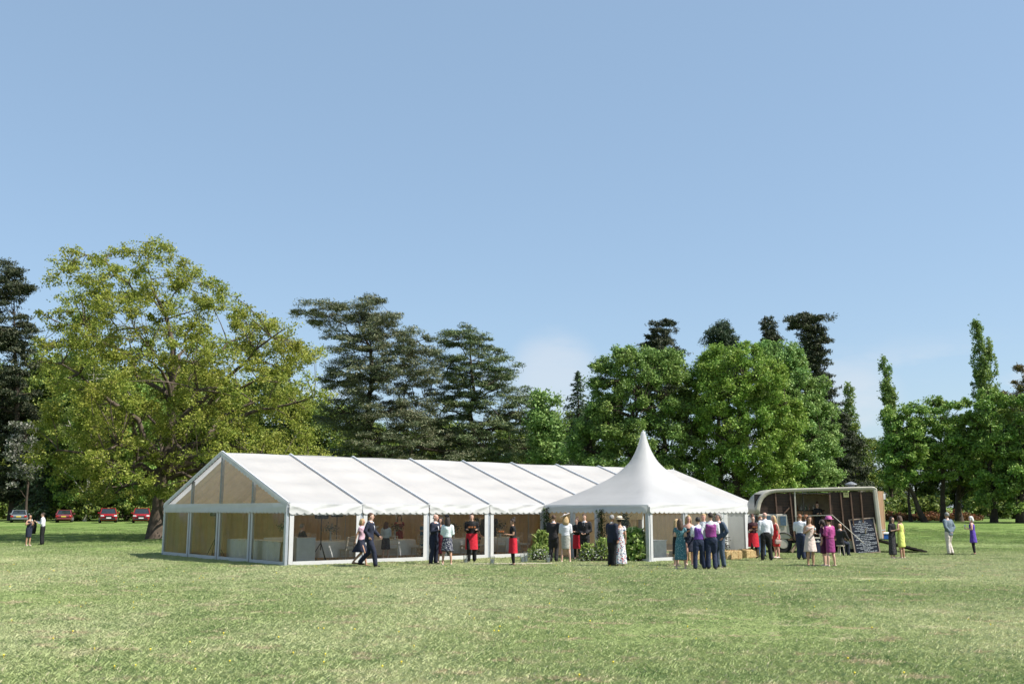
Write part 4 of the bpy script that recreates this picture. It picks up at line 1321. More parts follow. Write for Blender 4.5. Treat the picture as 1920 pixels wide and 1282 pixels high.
# --- dim woodland behind, copies of two trees
w1 = px_rows([(780, 930, 990), (800, 900, 1020), (840, 885, 1035), (900, 880, 1040), (950, 890, 1030)], 0, 150)
dw = broadleaf(w1, 81, .45, 2.0, 150, 1.1, 200, .38, depth=.9, shell=.5, twig=9, limbs=10, boughs=28, bough_r=2.0)
WG = 'dim woodland behind the field'
wl_ = 'woodland tree cut by the left picture edge, behind the tall conifer'
first = None
wspots = [(-60, 150, 1.5, 'woodland tree cut by the left picture edge, behind the tall conifer'),
    (-5, 148, 1.45, 'woodland tree directly behind the tall left conifer'),
    (52, 152, 1.5, 'woodland tree behind the grey estate car'),
    (105, 150, 1.6, 'woodland tree behind the yew and the maroon car'),
    (150, 162, 1.6, 'woodland tree behind the pale birch'),
    (205, 156, 1.7, 'woodland tree behind the first red car'),
    (262, 160, 1.6, 'woodland tree behind the second red car'),
    (310, 150, 1.5, 'woodland tree behind the oak trunk'),
    (350, 160, 1.5, 'woodland tree glimpsed through the oak crown above the gable'),
    (410, 165, 1.35, 'woodland tree seen over the gable peak'),
    (480, 150, 1.35, 'woodland tree above the second roof bay, under the oak boughs'),
    (560, 160, 1.25, 'woodland tree between the oak and the taller cedar'),
    (625, 150, 1.1, 'woodland tree at the left foot of the taller cedar'),
    (700, 165, 1.1, 'woodland tree behind the trunk of the taller cedar'),
    (770, 152, 1.0, 'woodland tree at the right foot of the taller cedar'),
    (830, 160, 1.15, 'woodland tree in the gap between both cedars'),
    (960, 150, 1.0, 'woodland tree right of the narrower cedar'),
    (1040, 160, 1.0, 'woodland tree behind the small bright green tree'),
    (1110, 150, 1.15, 'woodland tree behind the deep green maple'),
    (1580, 165, 1.0, 'woodland tree behind the ragged fir over the horsebox'),
    (1640, 185, 0.95, 'woodland tree in the gap above the horsebox door'),
    (1720, 190, 0.85, 'woodland tree behind the leaning maple'),
    (1790, 185, 0.9, 'woodland tree behind the domed field maple'),
    (1850, 190, 1.0, 'woodland tree at the foot of the tallest poplar'),
    (1905, 180, 1.1, 'woodland tree under the bronze leaved tree'),
    (1970, 160, 1.25, 'woodland tree cut by the right picture edge')]
for k, (px, Y, sc, lb) in enumerate(wspots):
    b = base_at(px, Y)
    s = (sc * random.uniform(.9, 1.1), sc, sc * random.uniform(.85, 1.1))
    if first is None:
        first = place_tree('woodland_tree', wl_, dw, b, LM_DARK, M_BARKD, group=WG)
        first.scale = s
    else:
        copy_tree(first, b, random.uniform(0, 6.28), s, lb)

# --- shrubs at the wood's foot and the rust coloured hedge on the right
def shrub_data(seed, w, h, n, leaf, nl=26):
    rw = np.array([(0.15, -w * .4, w * .4), (h * .4, -w * .5, w * .5), (h * .8, -w * .35, w * .35), (h, -w * .15, w * .15)])
    return broadleaf(rw, seed, .06, .2, nl, .45, n, leaf, depth=.8, shell=.4, limbs=6, twig=6, sig=.3, minz=0.02)
def shrub(name, label, data, loc, lm, group=None):
    tubes_, Q = data
    root = empty(name, loc, 0, label, 'shrub', group)
    me = branch_mesh('stem', tubes_); me.materials.append(M_BARKD); link(bpy.data.objects.new('stem', me), root)
    mc = quad_mesh('foliage', Q); mc.materials.append(lm); link(bpy.data.objects.new('foliage', mc), root)
    return root
sd = shrub_data(91, 4.0, 2.1, 70, .28)
spots = [(-8, 138, 1.3, 'low bush at the left picture edge'),
    (58, 144, 1.5, 'low bush right behind the grey estate car'),
    (85, 138, 0.8, 'small bush under the yew'),
    (140, 146, 1.6, 'low bush right behind the maroon saloon'),
    (180, 146, 1.3, 'small bush left of the first red car'),
    (232, 150, 1.5, 'low bush in the gap between the red cars'),
    (300, 142, 1.3, 'low bush left of the oak trunk foot'),
    (350, 138, 1.2, 'low bush behind the left gable corner'),
    (72, 128, 1.4, 'dense bush between the grey estate and the maroon saloon'),
    (160, 127, 1.5, 'dense bush between the maroon saloon and the first red car'),
    (238, 127, 1.3, 'dense bush filling the gap between the red cars'),
    (305, 126, 1.5, 'dense bush at the left foot of the oak trunk'),
    (1640, 132, 1.2, 'low bush beside the open horsebox door'),
    (1660, 136, 1.0, 'low bush behind the rust red strip at its left end'),
    (1690, 150, 1.7, 'low bush behind the thin stemmed tree'),
    (1750, 152, 1.8, 'low bush between leaning and domed maple trunks'),
    (1840, 144, 1.5, 'low bush right of the purple dressed woman'),
    (1870, 146, 1.6, 'low bush under the wide leafy maple'),
    (1905, 142, 1.5, 'low bush near the right picture edge'),
    (1945, 136, 1.2, 'low bush cut by the right picture edge')]
s0 = None
for px, Y, sc, lb in spots:
    b = base_at(px, Y)
    if s0 is None:
        s0 = shrub('understorey_shrub', lb, sd, b, LM_DARK, 'bushes at the foot of the wood')
        s0.scale = (sc, sc, sc)
    else:
        copy_tree(s0, b, random.uniform(0, 6), sc, lb)
rd = shrub_data(92, 5.0, 0.95, 60, .22, 30)
r0 = None
for px, lb in ((1662, 'rust red bush nearest the horsebox'), (1692, 'rust red bush left of the leaning trunk'), (1722, 'rust red bush at the leaning trunk'), (1752, 'rust red bush right of the leaning trunk'), (1785, 'rust red bush behind the man in the grey jacket'), (1815, 'rust red bush at the right end of its strip')):
    b = base_at(px, 131)
    if r0 is None:
        r0 = shrub('rust_shrub', lb, rd, b, LM_RED, 'rust red bushes')
    else:
        copy_tree(r0, b, random.uniform(-.3, .3) + (3.14 if random.random() < .5 else 0), random.uniform(.85, 1.15), lb)
# post and rail fence behind the cars
def fence():
    root = empty('post_and_rail_fence', (at(150, 960, 139)[0], 139, gz(0, 139)), 0, 'weathered post and rail fence behind the parked cars', 'fence')
    mw = wood_mat('weathered_fence_wood', (0.10, 0.08, 0.055), (0.20, 0.17, 0.12))
    for k in range(14):
        MB().box((-14 + k * 2.2, 0, .55), (.11, .11, 1.2)).build('post', mw, root)
    for z in (.45, .95):
        MB().box((0.3, -.075, z), (28.6, .04, .09)).build('rail', mw, root)
fence()
# ------------------------------------------------------------------ parked cars (front faces local -y)
def car(label, px, Y, rz, paint, suv, group, plate):
    x = at(px, 960, Y)[0]
    root = empty('parked_car', (x, Y, gz(x, Y) + .01), rz, label, 'car', group)
    L, W, Hh = (4.4, 1.92, 1.66) if suv else (4.3, 1.78, 1.43)
    belt = 1.04 if suv else .90
    hood = .98 if suv else .80
    g = mat('car_glass', (.015, .02, .022), .06, .2, 5, spec=.9)
    trim = mat('car_trim', (.02, .02, .02), .6)
    # lower body: stations from front (-y) to back
    st = [(-L / 2, .42, hood - .28, .74), (-L / 2 + .10, .28, hood - .13, .88), (-L / 2 + .45, .24, hood - .02, .97), (-L * .25, .24, hood + .03, 1), (-L * .12, .24, belt, 1), (L * .25, .24, belt + .04, 1), (L / 2 - .30, .26, belt + .05, .97), (L / 2 - .06, .32, belt - .02, .90), (L / 2, .45, belt - .18, .80)]
    mb = MB(); V = []
    for y, zl, zt, w in st:
        h = W / 2 * w
        V += [(-h * .9, y, zl), (-h, y, zl + .18), (-h * 1.0, y, zt - .22), (-h * .93, y, zt - .04), (-h * .75, y, zt), (h * .75, y, zt), (h * .93, y, zt - .04), (h, y, zt - .22), (h, y, zl + .18), (h * .9, y, zl)]
    n = 10
    Fc = [(k * n + i, (k + 1) * n + i, (k + 1) * n + (i + 1) % n, k * n + (i + 1) % n) for k in range(len(st) - 1) for i in range(n)]
    Fc += [tuple(range(n)), tuple((len(st) - 1) * n + i for i in range(n - 1, -1, -1))]
    mb.add(V, Fc).build('body', paint, root, smooth=True, bevel=.07)
    # greenhouse
    ends = [(-L * .20, L * .47), (-L * .20 + .62, L * .47 - (.28 if suv else .62))]
    def ring(y0, y1, z, w0, w1):
        return [(-w0, y0, z), (w0, y0, z), (w1, y1, z), (-w1, y1, z)]
    zt = Hh - .05
    V = ring(ends[0][0], ends[0][1], belt - .02, W * .45, W * .44) + ring(ends[1][0], ends[1][1], zt, W * .37, W * .36)
    MB().add(V, [(0, 1, 5, 4), (1, 2, 6, 5), (2, 3, 7, 6), (3, 0, 4, 7), (4, 5, 6, 7)]).build('windows', g, root, smooth=True, bevel=.08)
    V = ring(ends[1][0] - .02, ends[1][1] + .03, zt, W * .375, W * .365) + ring(ends[1][0] + .15, ends[1][1] - .12, Hh, W * .31, W * .31)
    MB().add(V, [(0, 1, 5, 4), (1, 2, 6, 5), (2, 3, 7, 6), (3, 0, 4, 7), (4, 5, 6, 7)]).build('roof', paint, root, smooth=True, bevel=.06)
    for s in (-1, 1):
        MB().bar((s * W * .452, ends[0][0] - .02, belt - .02), (s * W * .372, ends[1][0] - .02, zt + .02), .07, .05).build('pillar', paint, root)
        MB().bar((s * W * .442, ends[0][1] + .02, belt), (s * W * .362, ends[1][1] + .02, zt + .02), .09, .05).build('pillar', paint, root)
        MB().box((s * W * .55, ends[0][0] + .12, belt + .06), (.2, .1, .14)).build('mirror', paint, root, bevel=.03)
        MB().box((s * W * .37, -L / 2 + .07, hood - .20), (.34, .12, .15), rz=s * .25).build('headlight', mat('headlamp', (.6, .62, .65), .1, spec=.8), root, bevel=.03)
        MB().box((s * W * .40, L / 2 - .05, belt - .20), (.30, .10, .20), rz=-s * .2).build('tail_light', mat('tail_lamp', (.35, .012, .012), .2, spec=.6), root, bevel=.03)
        for y in (-L * .31, L * .29):
            w = MB().tube([(s * (W / 2 - .22), y, .34), (s * (W / 2 - .01), y, .34)], [.34, .34], 20).build('wheel', mat('tyre_rubber', (.016, .016, .016)), root)
            MB().tube([(s * (W / 2 - .012), y, .34), (s * (W / 2 + .008), y, .34)], [.23, .21], 14).build('rim', M_ALU, w)
    MB().box((0, -L / 2 - .0, hood - .24), (W * .42, .05, .13)).build('grille', trim, root)
    MB().box((0, -L / 2 + .03, .42), (W * .78, .14, .16)).build('front_bumper', trim, root, bevel=.03)
    MB().box((0, L / 2 - .02, .44), (W * .80, .14, .16)).build('rear_bumper', trim if suv else paint, root, bevel=.03)
    MB().box((0, -L / 2 - .035, .55), (.52, .02, .12)).build('number_plate', mat('white_plate', (.7, .7, .68), .5), root)
    MB().box((0, L / 2 + .012, belt - .22), (.52, .02, .12)).build('number_plate', mat('yellow_plate_paint', (.65, .5, .08), .5), root)
G = 'cars parked in a line under the trees'
car('grey estate car seen from behind, leftmost of the parked cars', 37, 119, math.pi + .42, mat('car_grey', (.14, .16, .17), .25, .05, 3, spec=.6), False, G, 1)
car('maroon saloon car seen from behind under low branches', 122, 119.5, math.pi + .36, mat('car_maroon', (.16, .035, .045), .25, .05, 3, spec=.6), False, G, 1)
car('red off road car facing the field, beside the maroon saloon', 203, 118, .42, mat('car_red', (.26, .009, .016), .22, .05, 3, spec=.6), True, G, 0)
car('red off road car nearest the oak trunk', 266, 117, .33, mat('car_red', (.26, .009, .016)), True, G, 0)
# ------------------------------------------------------------------ furniture and plants about the tents
def loc_t(s, t):                                       # marquee-local -> world
    p = T_O + TU * s + TV * t
    return (p.x, p.y, 0.036)
def loc_p(s, t):                                       # pagoda-local -> world
    p = PG_C + TU * s + TV * t
    return (p.x, p.y, 0.032)
LINEN = mat('white_linen', (.66, .66, .65), .85, .05, 5, .3, 12)
LIME = wood_mat('limewashed_wood', (.50, .42, .33), (.68, .60, .50), (8, 8, 2))

def round_table(s, t, label):
    root = empty('round_table', loc_t(s, t), 0, label, 'table', 'dining tables in the marquee')
    MB().rings([(0, 0, .70, .78, .78), (0, 0, .735, .80, .80)], 32).build('tabletop', LIME, root)
    mb = MB()
    rows = [(0, 0, .745, .02, .02), (0, 0, .745, .80, .80), (0, 0, .72, .83, .83), (0, 0, .45, .86, .86), (0, 0, .16, .90, .90)]
    mb.rings(rows, 72, False, lambda a, k, z: 0.045 * math.sin(a * 13) * max(0, (.72 - z)) * 1.6)
    mb.build('tablecloth', LINEN, root, smooth=True)
    for k in range(4):
        a = k * 1.571 + .6
        MB().tube([(.55 * math.cos(a), .55 * math.sin(a), 0), (.5 * math.cos(a), .5 * math.sin(a), .70)], .022, 6).build('leg', M_CHROME, root)
    v = empty('flower_vase', Vector(loc_t(s, t)) + Vector((0, 0, .745)), 0, label.replace('round dining table', 'table flowers on the dining table'), 'vase', 'table flowers')
    MB().rings([(0, 0, 0, .05, .05), (0, 0, .1, .035, .035), (0, 0, .36, .045, .045)], 10).build('vase', mat('clear_vase', (.35, .38, .38), .1, spec=.8), v)
    rng = np.random.default_rng(int(s * 10))
    P = rng.normal(size=(130, 3)) * np.array([.12, .12, .08]) + np.array([0, 0, .46])
    me = quad_mesh('flowers', leaf_quads(P, .09, .05, rng)); me.materials.append(leaf_mat('table_flower', [(.03, .04, .02), (.06, .09, .03), (.12, .14, .06), (.5, .42, .4)], .2))
    link(bpy.data.objects.new('flowers', me), v)

def chair_mesh():
    p = {}
    mb = MB(); mb.box((0, 0, .44), (.40, .38, .03)); p['seat'] = [mb]
    mb = MB(); mb.box((0, 0, .475), (.37, .35, .04)); p['seat_pad'] = [mb]
    p['leg'] = [MB().bar((sx * .18, -.17, 0), (sx * .17, -.16, .43), .03) for sx in (-1, 1)]
    p['back_post'] = [MB().bar((sx * .18, .19, 0), (sx * .175, .18, .45), .03).bar((sx * .175, .18, .45), (sx * .185, .25, .92), .03) for sx in (-1, 1)]
    mb = MB()
    for z, y in ((.60, .203), (.76, .226), (.905, .248)):
        mb.bar((-.18, y, z), (.18, y, z), .022, .028)
    for k in range(5):
        x = -.12 + k * .06
        mb.bar((x, .203, .60), (x, .248, .905), .014)
    p['backrest'] = [mb]
    mb = MB()
    for z in (.15, .26):
        for sx in (-1, 1): mb.bar((sx * .178, -.168, z), (sx * .178, .188, z), .016)
        mb.bar((-.18, -.168, z), (.18, -.168, z), .016)
    p['stretcher'] = [mb]
    return {k: [m.mesh(k) for m in v] for k, v in p.items()}
CH = chair_mesh()
for k, ms in CH.items():
    for m in ms: m.materials.append(LINEN if k == 'seat_pad' else LIME)
def chair(pos, rz, label):
    root = empty('banquet_chair', pos, rz, label, 'chair', 'limewashed spindle chairs in the marquee')
    for k, ms in CH.items():
        for m in ms:
            link(bpy.data.objects.new(k, m), root)

tabs = [(2.7, 1.75, 'round dining table behind the first clear wall panel from the gable'), (5.6, 1.75, 'round dining table behind the second clear wall panel'), (8.5, 1.75, 'round dining table behind the third clear wall panel'), (11.0, 1.75, 'round dining table near the last clear panel before the entrance'), (3.4, 7.0, 'round dining table deep in the marquee behind the first panel'), (7.5, 6.8, 'round dining table deep in the marquee behind the third panel')]
for s, t, lb in tabs:
    round_table(s, t, lb)
ords = ['near left', 'near', 'near right', 'far right', 'far', 'far left']
seats = {0: (-1.5, -.6, .9, 2.9), 1: (-2.2, -1.2, .1, 2.4), 2: (-2.5, -1.7, -.7, .5, 1.4, 2.6), 3: (-2.2, -1.0, .2, 2.2), 4: (-1.8, -.9, .3), 5: (-2.1, -1.1)}
names = ['first', 'second', 'third', 'last', 'deep left', 'deep right']
for k, aa in seats.items():
    s, t, _ = tabs[k]
    for q, a in enumerate(aa):
        w = Vector(loc_t(s + 1.12 * math.cos(a), t + 1.12 * math.sin(a)))
        side = ['left side', 'front left', 'front', 'front right', 'right side', 'back']
        chair(w, T_ANG + a - math.pi / 2, 'limewashed chair %s the %s table of the marquee' % ('at the front left of' if a < -1.9 else 'at the front of' if a < -.95 else 'at the front right of' if a < -.3 else 'on the right of' if a < .7 else 'behind right of' if a < 1.6 else 'behind left of', names[k]))

# long white serving table by the gable
root = empty('trestle_table', loc_t(0.75, 3.6), T_ANG, 'long white clothed trestle table just inside the gable windows', 'table')
MB().box((0, 0, .74), (.7, 4.6, .03)).build('tabletop', LIME, root)
MB().grid(lambda a, b: (-.36 + .02 * math.sin(a * 60), -2.3 + 4.6 * a, .04 + b * .72), 80, 2).build('tablecloth', LINEN, root, smooth=True)
MB().box((0, 0, .762), (.74, 4.64, .012)).build('cloth_top', LINEN, root)
root = empty('bar_plinth', loc_t(0.95, .62), T_ANG, 'white clothed plinth in the near corner of the marquee', 'plinth')
MB().box((0, 0, .45), (.75, .5, .9)).build('body', LINEN, root, bevel=.01)
MB().box((0, 0, .91), (.79, .54, .02)).build('top', LINEN, root)
# loudspeakers on tripods
def speaker(pos, rz, label, h=1.62):
    root = empty('loudspeaker', pos, rz, label, 'loudspeaker', 'loudspeakers on tripods')
    for k in range(3):
        a = k * 2.094 + .5
        MB().tube([(0, 0, .72), (.42 * math.cos(a), .42 * math.sin(a), 0.01)], .014, 6).build('tripod_leg', M_CHROME if pos[0] > -6.5 else M_BLACK, root)
    MB().tube([(0, 0, .45), (0, 0, h)], .019, 8).build('pole', M_BLACK, root)
    c = MB().box((0, 0, h + .10), (.46, .30, .28)).build('cabinet', M_BLACK, root, bevel=.05)
    MB().tube([(0, -.152, h + .10), (0, -.158, h + .10)], [.11, .105], 16).build('cone', mat('speaker_cone', (.03, .03, .032), .5), c)
speaker(loc_t(1.75, .75), T_ANG, 'black loudspeaker on a tripod behind the first clear panel')
speaker(loc_t(3.9, 3.4), T_ANG + .3, 'black loudspeaker on a tripod set further back in the first bay', 1.66)
speaker(loc_t(0.9, 8.3), T_ANG - 1.2, 'black loudspeaker on a tripod seen through the second gable window', 1.68)
# pram
def pram():
    px, py = gp(748, 1049)
    root = empty('pram', loc_t(6.75, .62), R(20), 'black pushchair with chrome frame behind the second clear panel', 'pushchair')
    for x, y, r in ((-.38, -.24, .12), (-.38, .24, .12), (.34, -.27, .17), (.34, .27, .17)):
        w = MB().tube([(x, y - .02, r), (x, y + .02, r)], r, 16).build('wheel', mat('tyre_rubber', (.016, .016, .016)), root)
        MB().tube([(x, y - .026, r), (x, y + .026, r)], r * .6, 12).build('rim', M_CHROME, w)
    for y in (-.24, .24):
        MB().tube([(-.38, y, .12), (.45, y, .72), (.78, y, 1.02)], .016, 6).build('frame_tube', M_CHROME, root)
        MB().tube([(.34, y, .17), (.05, y, .5)], .014, 6).build('frame_strut', M_CHROME, root)
    MB().tube([(.78, -.24, 1.02), (.84, 0, 1.06), (.78, .24, 1.02)], .02, 6).build('handlebar', M_BLACK, root)
    MB().grid(lambda a, b: (-.45 + .75 * a, -.2 + .4 * b, .52 + .28 * (2 * abs(a - .45)) ** 2 + .12 * (2 * abs(b - .5)) ** 2), 10, 8).build('seat', mat('pram_fabric', (.015, .016, .018), .8), root, smooth=True)
    def hood(a, b):
        t = R(10) + a * R(125); f = b * math.pi
        return (-.08 - .40 * math.cos(t) * math.sin(f) * .9, .24 * math.cos(f), .62 + .42 * math.sin(t) * math.sin(f))
    MB().grid(hood, 10, 10).build('hood', mat('pram_fabric', (.015, .016, .018)), root, smooth=True)
pram()
# straw bales against the sunny pagoda wall
STRAW = mat('straw', (.26, .17, .075), .9, .3, 30, 1.0, 60, col2=(.60, .45, .22))
def bale(pos, rz, label, seed):
    rng = np.random.default_rng(seed)
    root = empty('straw_bale', pos, rz, label, 'straw bale', 'straw bales by the pagoda')
    MB().box((0, 0, .18), (.92, .44, .355)).build('body', STRAW, root, bevel=.05)
    n = 420
    P = np.stack([rng.uniform(-.47, .47, n), rng.uniform(-.235, .235, n), rng.uniform(.02, .37, n)], 1)
    f = rng.integers(3, size=n)
    P[f == 0, 1] = np.sign(P[f == 0, 1]) * .228; P[f == 1, 2] = .362; P[f == 2, 0] = np.sign(P[f == 2, 0]) * .468
    me = quad_mesh('loose_straw', leaf_quads(P, rng.uniform(.05, .14, n), .008, rng, 0.0)); me.materials.append(STRAW)
    tag(link(bpy.data.objects.new('loose_straw', me), root), kind='stuff')
    for x in (-.2, .2):
        MB().tube([(x, -.232, .0), (x, -.236, .36), (x, 0, .368), (x, .236, .36), (x, .232, 0)], .005, 4).build('twine', mat('orange_twine', (.5, .2, .05), .8), root)
for k, (px, py, rz, lb) in enumerate(((1276, 1050, .75, 'straw bale behind the woman in the teal patterned dress'), (1301, 1050, .6, 'straw bale half hidden behind the purple waistcoat'), (1330, 1049, .7, 'straw bale between the two men in waistcoats'), (1370, 1049, .62, 'straw bale standing clear before the pagoda wall'), (1404, 1046, .75, 'straw bale at the right hand pagoda leg'))):
    x, y = gp(px, py)
    bale((x, y, 0), rz, lb, 70 + k)
# white cube tables and little firs in the pagoda
def cube_table(s, t, label):
    root = empty('cube_table', loc_p(s, t), T_ANG, label, 'table', 'white cube tables')
    MB().box((0, 0, .36), (.8, .8, .72)).build('body', mat('white_laminate', (.66, .67, .70), .4), root, bevel=.01)
    MB().box((0, 0, .735), (.84, .84, .03)).build('top', mat('white_laminate', (.66, .67, .70)), root)
cube_table(-2.1, -2.3, 'white cube table behind the clear pagoda wall, next to its front leg')
cube_table(1.0, -1.8, 'white cube table in the pagoda near the small fir')
def potted(name, data, loc, label, lm, potr=.22, poth=.35, rz=0):
    tubes_, Q = data
    root = empty(name, loc, rz, label, 'plant')
    MB().rings([(0, 0, 0, potr * .75, potr * .75), (0, 0, poth * .9, potr, potr), (0, 0, poth, potr * 1.07, potr * 1.07), (0, 0, poth - .03, potr * .9, potr * .9)], 18).build('pot', mat('terracotta', (.32, .12, .06), .8), root, smooth=True)
    me = branch_mesh('stem', [(np.array(p) + np.array([0, 0, poth - .05]), r) for p, r in tubes_]); me.materials.append(M_BARKD); link(bpy.data.objects.new('stem', me), root)
    mc = quad_mesh('foliage', Q + np.array([0, 0, poth - .05])); mc.materials.append(lm); link(bpy.data.objects.new('foliage', mc), root)
cprof = [(0, .55), (.2, .52), (.6, .28), (.9, .09), (1, .02)]
LM_POT = leaf_mat('potted_fir', [(.02, .04, .016), (.04, .07, .025), (.07, .11, .04)], .1)
potted('potted_fir', conifer(1.55, cprof, 301, .03, 70, droop=.05, cards=26, card=(.14, .04), z0=.02), loc_p(2.0, -2.2), 'small pointed fir in a pot behind the right end of the pagoda wall', LM_POT)
potted('potted_fir', conifer(1.5, cprof, 302, .03, 70, droop=.05, cards=26, card=(.14, .04), z0=.02), loc_p(-2.4, -1.1), 'small pointed fir in a pot beside the pagoda door curtain', LM_POT)
# planting round the entrance
LM_MIX = leaf_mat('mixed_border_leaf', [(.06, .11, .025), (.12, .19, .04), (.22, .29, .08), (.30, .35, .13)], .3, gain=1.5)
LM_WHITE = leaf_mat('white_flower', [(.10, .16, .06), (.28, .34, .2), (.62, .64, .58), (.72, .72, .68)], .3)
LM_FATSIA = leaf_mat('fatsia_leaf', [(.06, .13, .025), (.13, .23, .05), (.24, .33, .10), (.38, .44, .2)], .25, .35, gain=1.5)
def arrangement(px, py, w, h, label, lm, lm2, seed, leaf=.13, n2=.5, spiky=False):
    x, y = gp(px, py)
    root = empty('flower_arrangement', (x, y, 0), 0, label, 'plant', 'plantings at the marquee entrance')
    rng = np.random.default_rng(seed)
    MB().box((0, .05, .12), (w * .55, .3, .24)).build('trough', mat('dark_trough', (.06, .045, .03), .8), root)
    n = int(330 * w * h / .8)
    def cloud(n, hh, zz):
        th = rng.random(n) * 6.283; r = np.sqrt(rng.random(n))
        z = rng.random(n)
        sc = np.sqrt(np.maximum(0, 1 - (z * .9) ** 2))
        return np.stack([r * np.cos(th) * w / 2 * sc, r * np.sin(th) * w * .3 * sc, zz + z * hh], 1)
    P = cloud(n, h * .85, .08)
    me = quad_mesh('foliage', leaf_quads(P, leaf * rng.uniform(.6, 1.4, n), leaf * .55, rng, .4)); me.materials.append(lm); link(bpy.data.objects.new('foliage', me), root)
    m = int(n * n2)
    P = cloud(m, h * .62, .05); P[:, 1] -= .05
    me = quad_mesh('blossom', leaf_quads(P, .06 * rng.uniform(.7, 1.4, m), .05, rng, .6)); me.materials.append(lm2); link(bpy.data.objects.new('blossom', me), root)
    if spiky:
        P = cloud(60, h * .3, h * .5)
        A = unit(np.stack([rng.normal(size=60) * .5, rng.normal(size=60) * .4, np.ones(60)], 1))
        me = quad_mesh('blade_leaves', leaf_quads(P, .55, .035, rng, 0, A, .95)); me.materials.append(lm); link(bpy.data.objects.new('blade_leaves', me), root)
arrangement(1011, 1050, 1.05, .62, 'low mound of white flowers and leaves left of the entrance', LM_MIX, LM_WHITE, 401, n2=1.6)
arrangement(1018, 1045, .9, 1.2, 'taller spiky leaved planting behind the low white mound', LM_MIX, LM_MIX, 402, spiky=True, leaf=.16)
arrangement(1104, 1052, .85, .72, 'rounded white flowered planting at the foot of the open doorway', LM_MIX, LM_WHITE, 403, n2=1.2)
arrangement(1133, 1052, .8, .95, 'loose leafy planting beside the couple at the doorway', LM_MIX, LM_WHITE, 404, n2=.5, spiky=True)
arrangement(1192, 1052, 1.15, 1.35, 'big pale leaved glossy shrub at the front pagoda leg', LM_FATSIA, LM_WHITE, 405, leaf=.26, n2=.15)
# ivy garlands wound on the door posts
def garland(a, b, label, seed):
    rng = np.random.default_rng(seed)
    root = empty('ivy_garland', a, 0, label, 'garland', 'greenery at the entrance')
    a, b = Vector((0, 0, 0)), Vector(b) - Vector(a)
    MB().tube([a, (a + b) / 2 + Vector((.02, 0, 0)), b], .02, 5).build('stem', M_BARKD, root)
    n = 520
    t = rng.random(n)[:, None]
    P = np.array(a) * (1 - t) + np.array(b) * t + rng.normal(size=(n, 3)) * np.array([.09, .07, .04])
    me = quad_mesh('foliage', leaf_quads(P, .09 * rng.uniform(.6, 1.4, n), .06, rng)); me.materials.append(leaf_mat('ivy_leaf', [(.02, .045, .014), (.05, .09, .025), (.10, .15, .045)], .2)); link(bpy.data.objects.new('foliage', me), root)
p = loc_p(-3.12, 2.75); garland(p, (p[0], p[1], 2.0), 'dark ivy garland climbing where pagoda meets marquee', 1)
p = loc_p(-3.12, -.55); garland(p, (p[0], p[1], 1.95), 'dark ivy garland on the right door post', 2)
# lanterns and jars in the grass
def lantern(px, py, label, h=.3):
    x, y = gp(px, py)
    root = empty('candle_lantern', (x, y, 0), 0, label, 'lantern', 'candle jars along the path')
    MB().rings([(0, 0, .0, .08, .08), (0, 0, h, .085, .085)], 16, caps=False).build('glass_jar', M_CLEAR2, root, smooth=True)
    MB().rings([(0, 0, .005, .055, .055), (0, 0, h * .62, .052, .052)], 14).build('candle', mat('candle_wax', (.75, .74, .70), .5), root)
    MB().rings([(0, 0, .0, .085, .085), (0, 0, .012, .085, .085)], 16).build('base', M_CHROME, root)
lantern(873, 1056, 'candle jar on the grass left of the waiter')
lantern(923, 1058, 'candle jar on the grass between waiter and waitress')
lantern(980, 1055, 'candle jar beside the low white mound, left one', .32)
lantern(986, 1054, 'taller candle jar beside the low white mound', .4)
lantern(1028, 1055, 'candle jar at the heel of the man in the dark suit')
x, y = gp(960, 1058)
p = empty('timber_edging', (x, y, 0), R(1), 'low pale timber strip lying in the grass before the entrance', 'timber')
for k in range(3):
    MB().box((-.9 + k * .95, .1 * k, .02), (.93, .12, .05), rz=R(6)).build('board', LIME, p)
# ------------------------------------------------------------------ people: each body is one remeshed skin, clothes and hair are its children
ARM = {'down': ((.05, .03, -.28), (.055, -.02, -.53)), 'hold': ((.05, .02, -.28), (-.06, -.22, -.22)), 'chest': ((.06, .02, -.27), (-.10, -.20, -.12)),
       'pocket': ((.12, .08, -.25), (.02, -.03, -.46)), 'tray': ((.03, .0, -.28), (-.02, -.27, -.24)), 'back': ((.09, .09, -.27), (-.10, .13, -.46)),
       'swingf': ((.05, -.09, -.27), (.03, -.27, -.44)), 'swingb': ((.05, .11, -.26), (.05, .17, -.50)), 'mouth': ((.10, -.08, -.25), (-.04, -.22, -.02)),
       'reach': ((.05, -.13, -.22), (.02, -.40, -.14)), 'fold': ((.08, -.01, -.27), (-.20, -.17, -.20)), 'front': ((.06, .0, -.28), (-.12, -.16, -.40)), 'knee': ((.05, -.12, -.25), (.0, -.34, -.36))}
SKIN = {'fair': mat('skin_fair', (.58, .36, .27), .5, .06, 8, spec=.35), 'tan': mat('skin_tan', (.44, .25, .165), .5, .06, 8, spec=.35), 'pink': mat('skin_pink', (.60, .33, .25), .5, .06, 8, spec=.35)}
HAIR = {'black': (.012, .010, .009), 'dark': (.028, .018, .012), 'brown': (.075, .04, .022), 'auburn': (.10, .035, .018), 'ginger': (.22, .085, .03), 'blonde': (.42, .29, .14), 'grey': (.24, .23, .22), 'white': (.62, .60, .57)}
def cloth(nm, c, rough=.8, **k):
    return mat('cloth_' + nm, c, rough, k.pop('var', .1), k.pop('scale', 9), .8, 14, **k)
C_NAVY = cloth('navy', (.014, .018, .035)); C_BLACK = cloth('black', (.010, .010, .011)); C_CHAR = cloth('charcoal', (.022, .021, .022)); C_WHITE = cloth('white', (.58, .59, .62), .8)
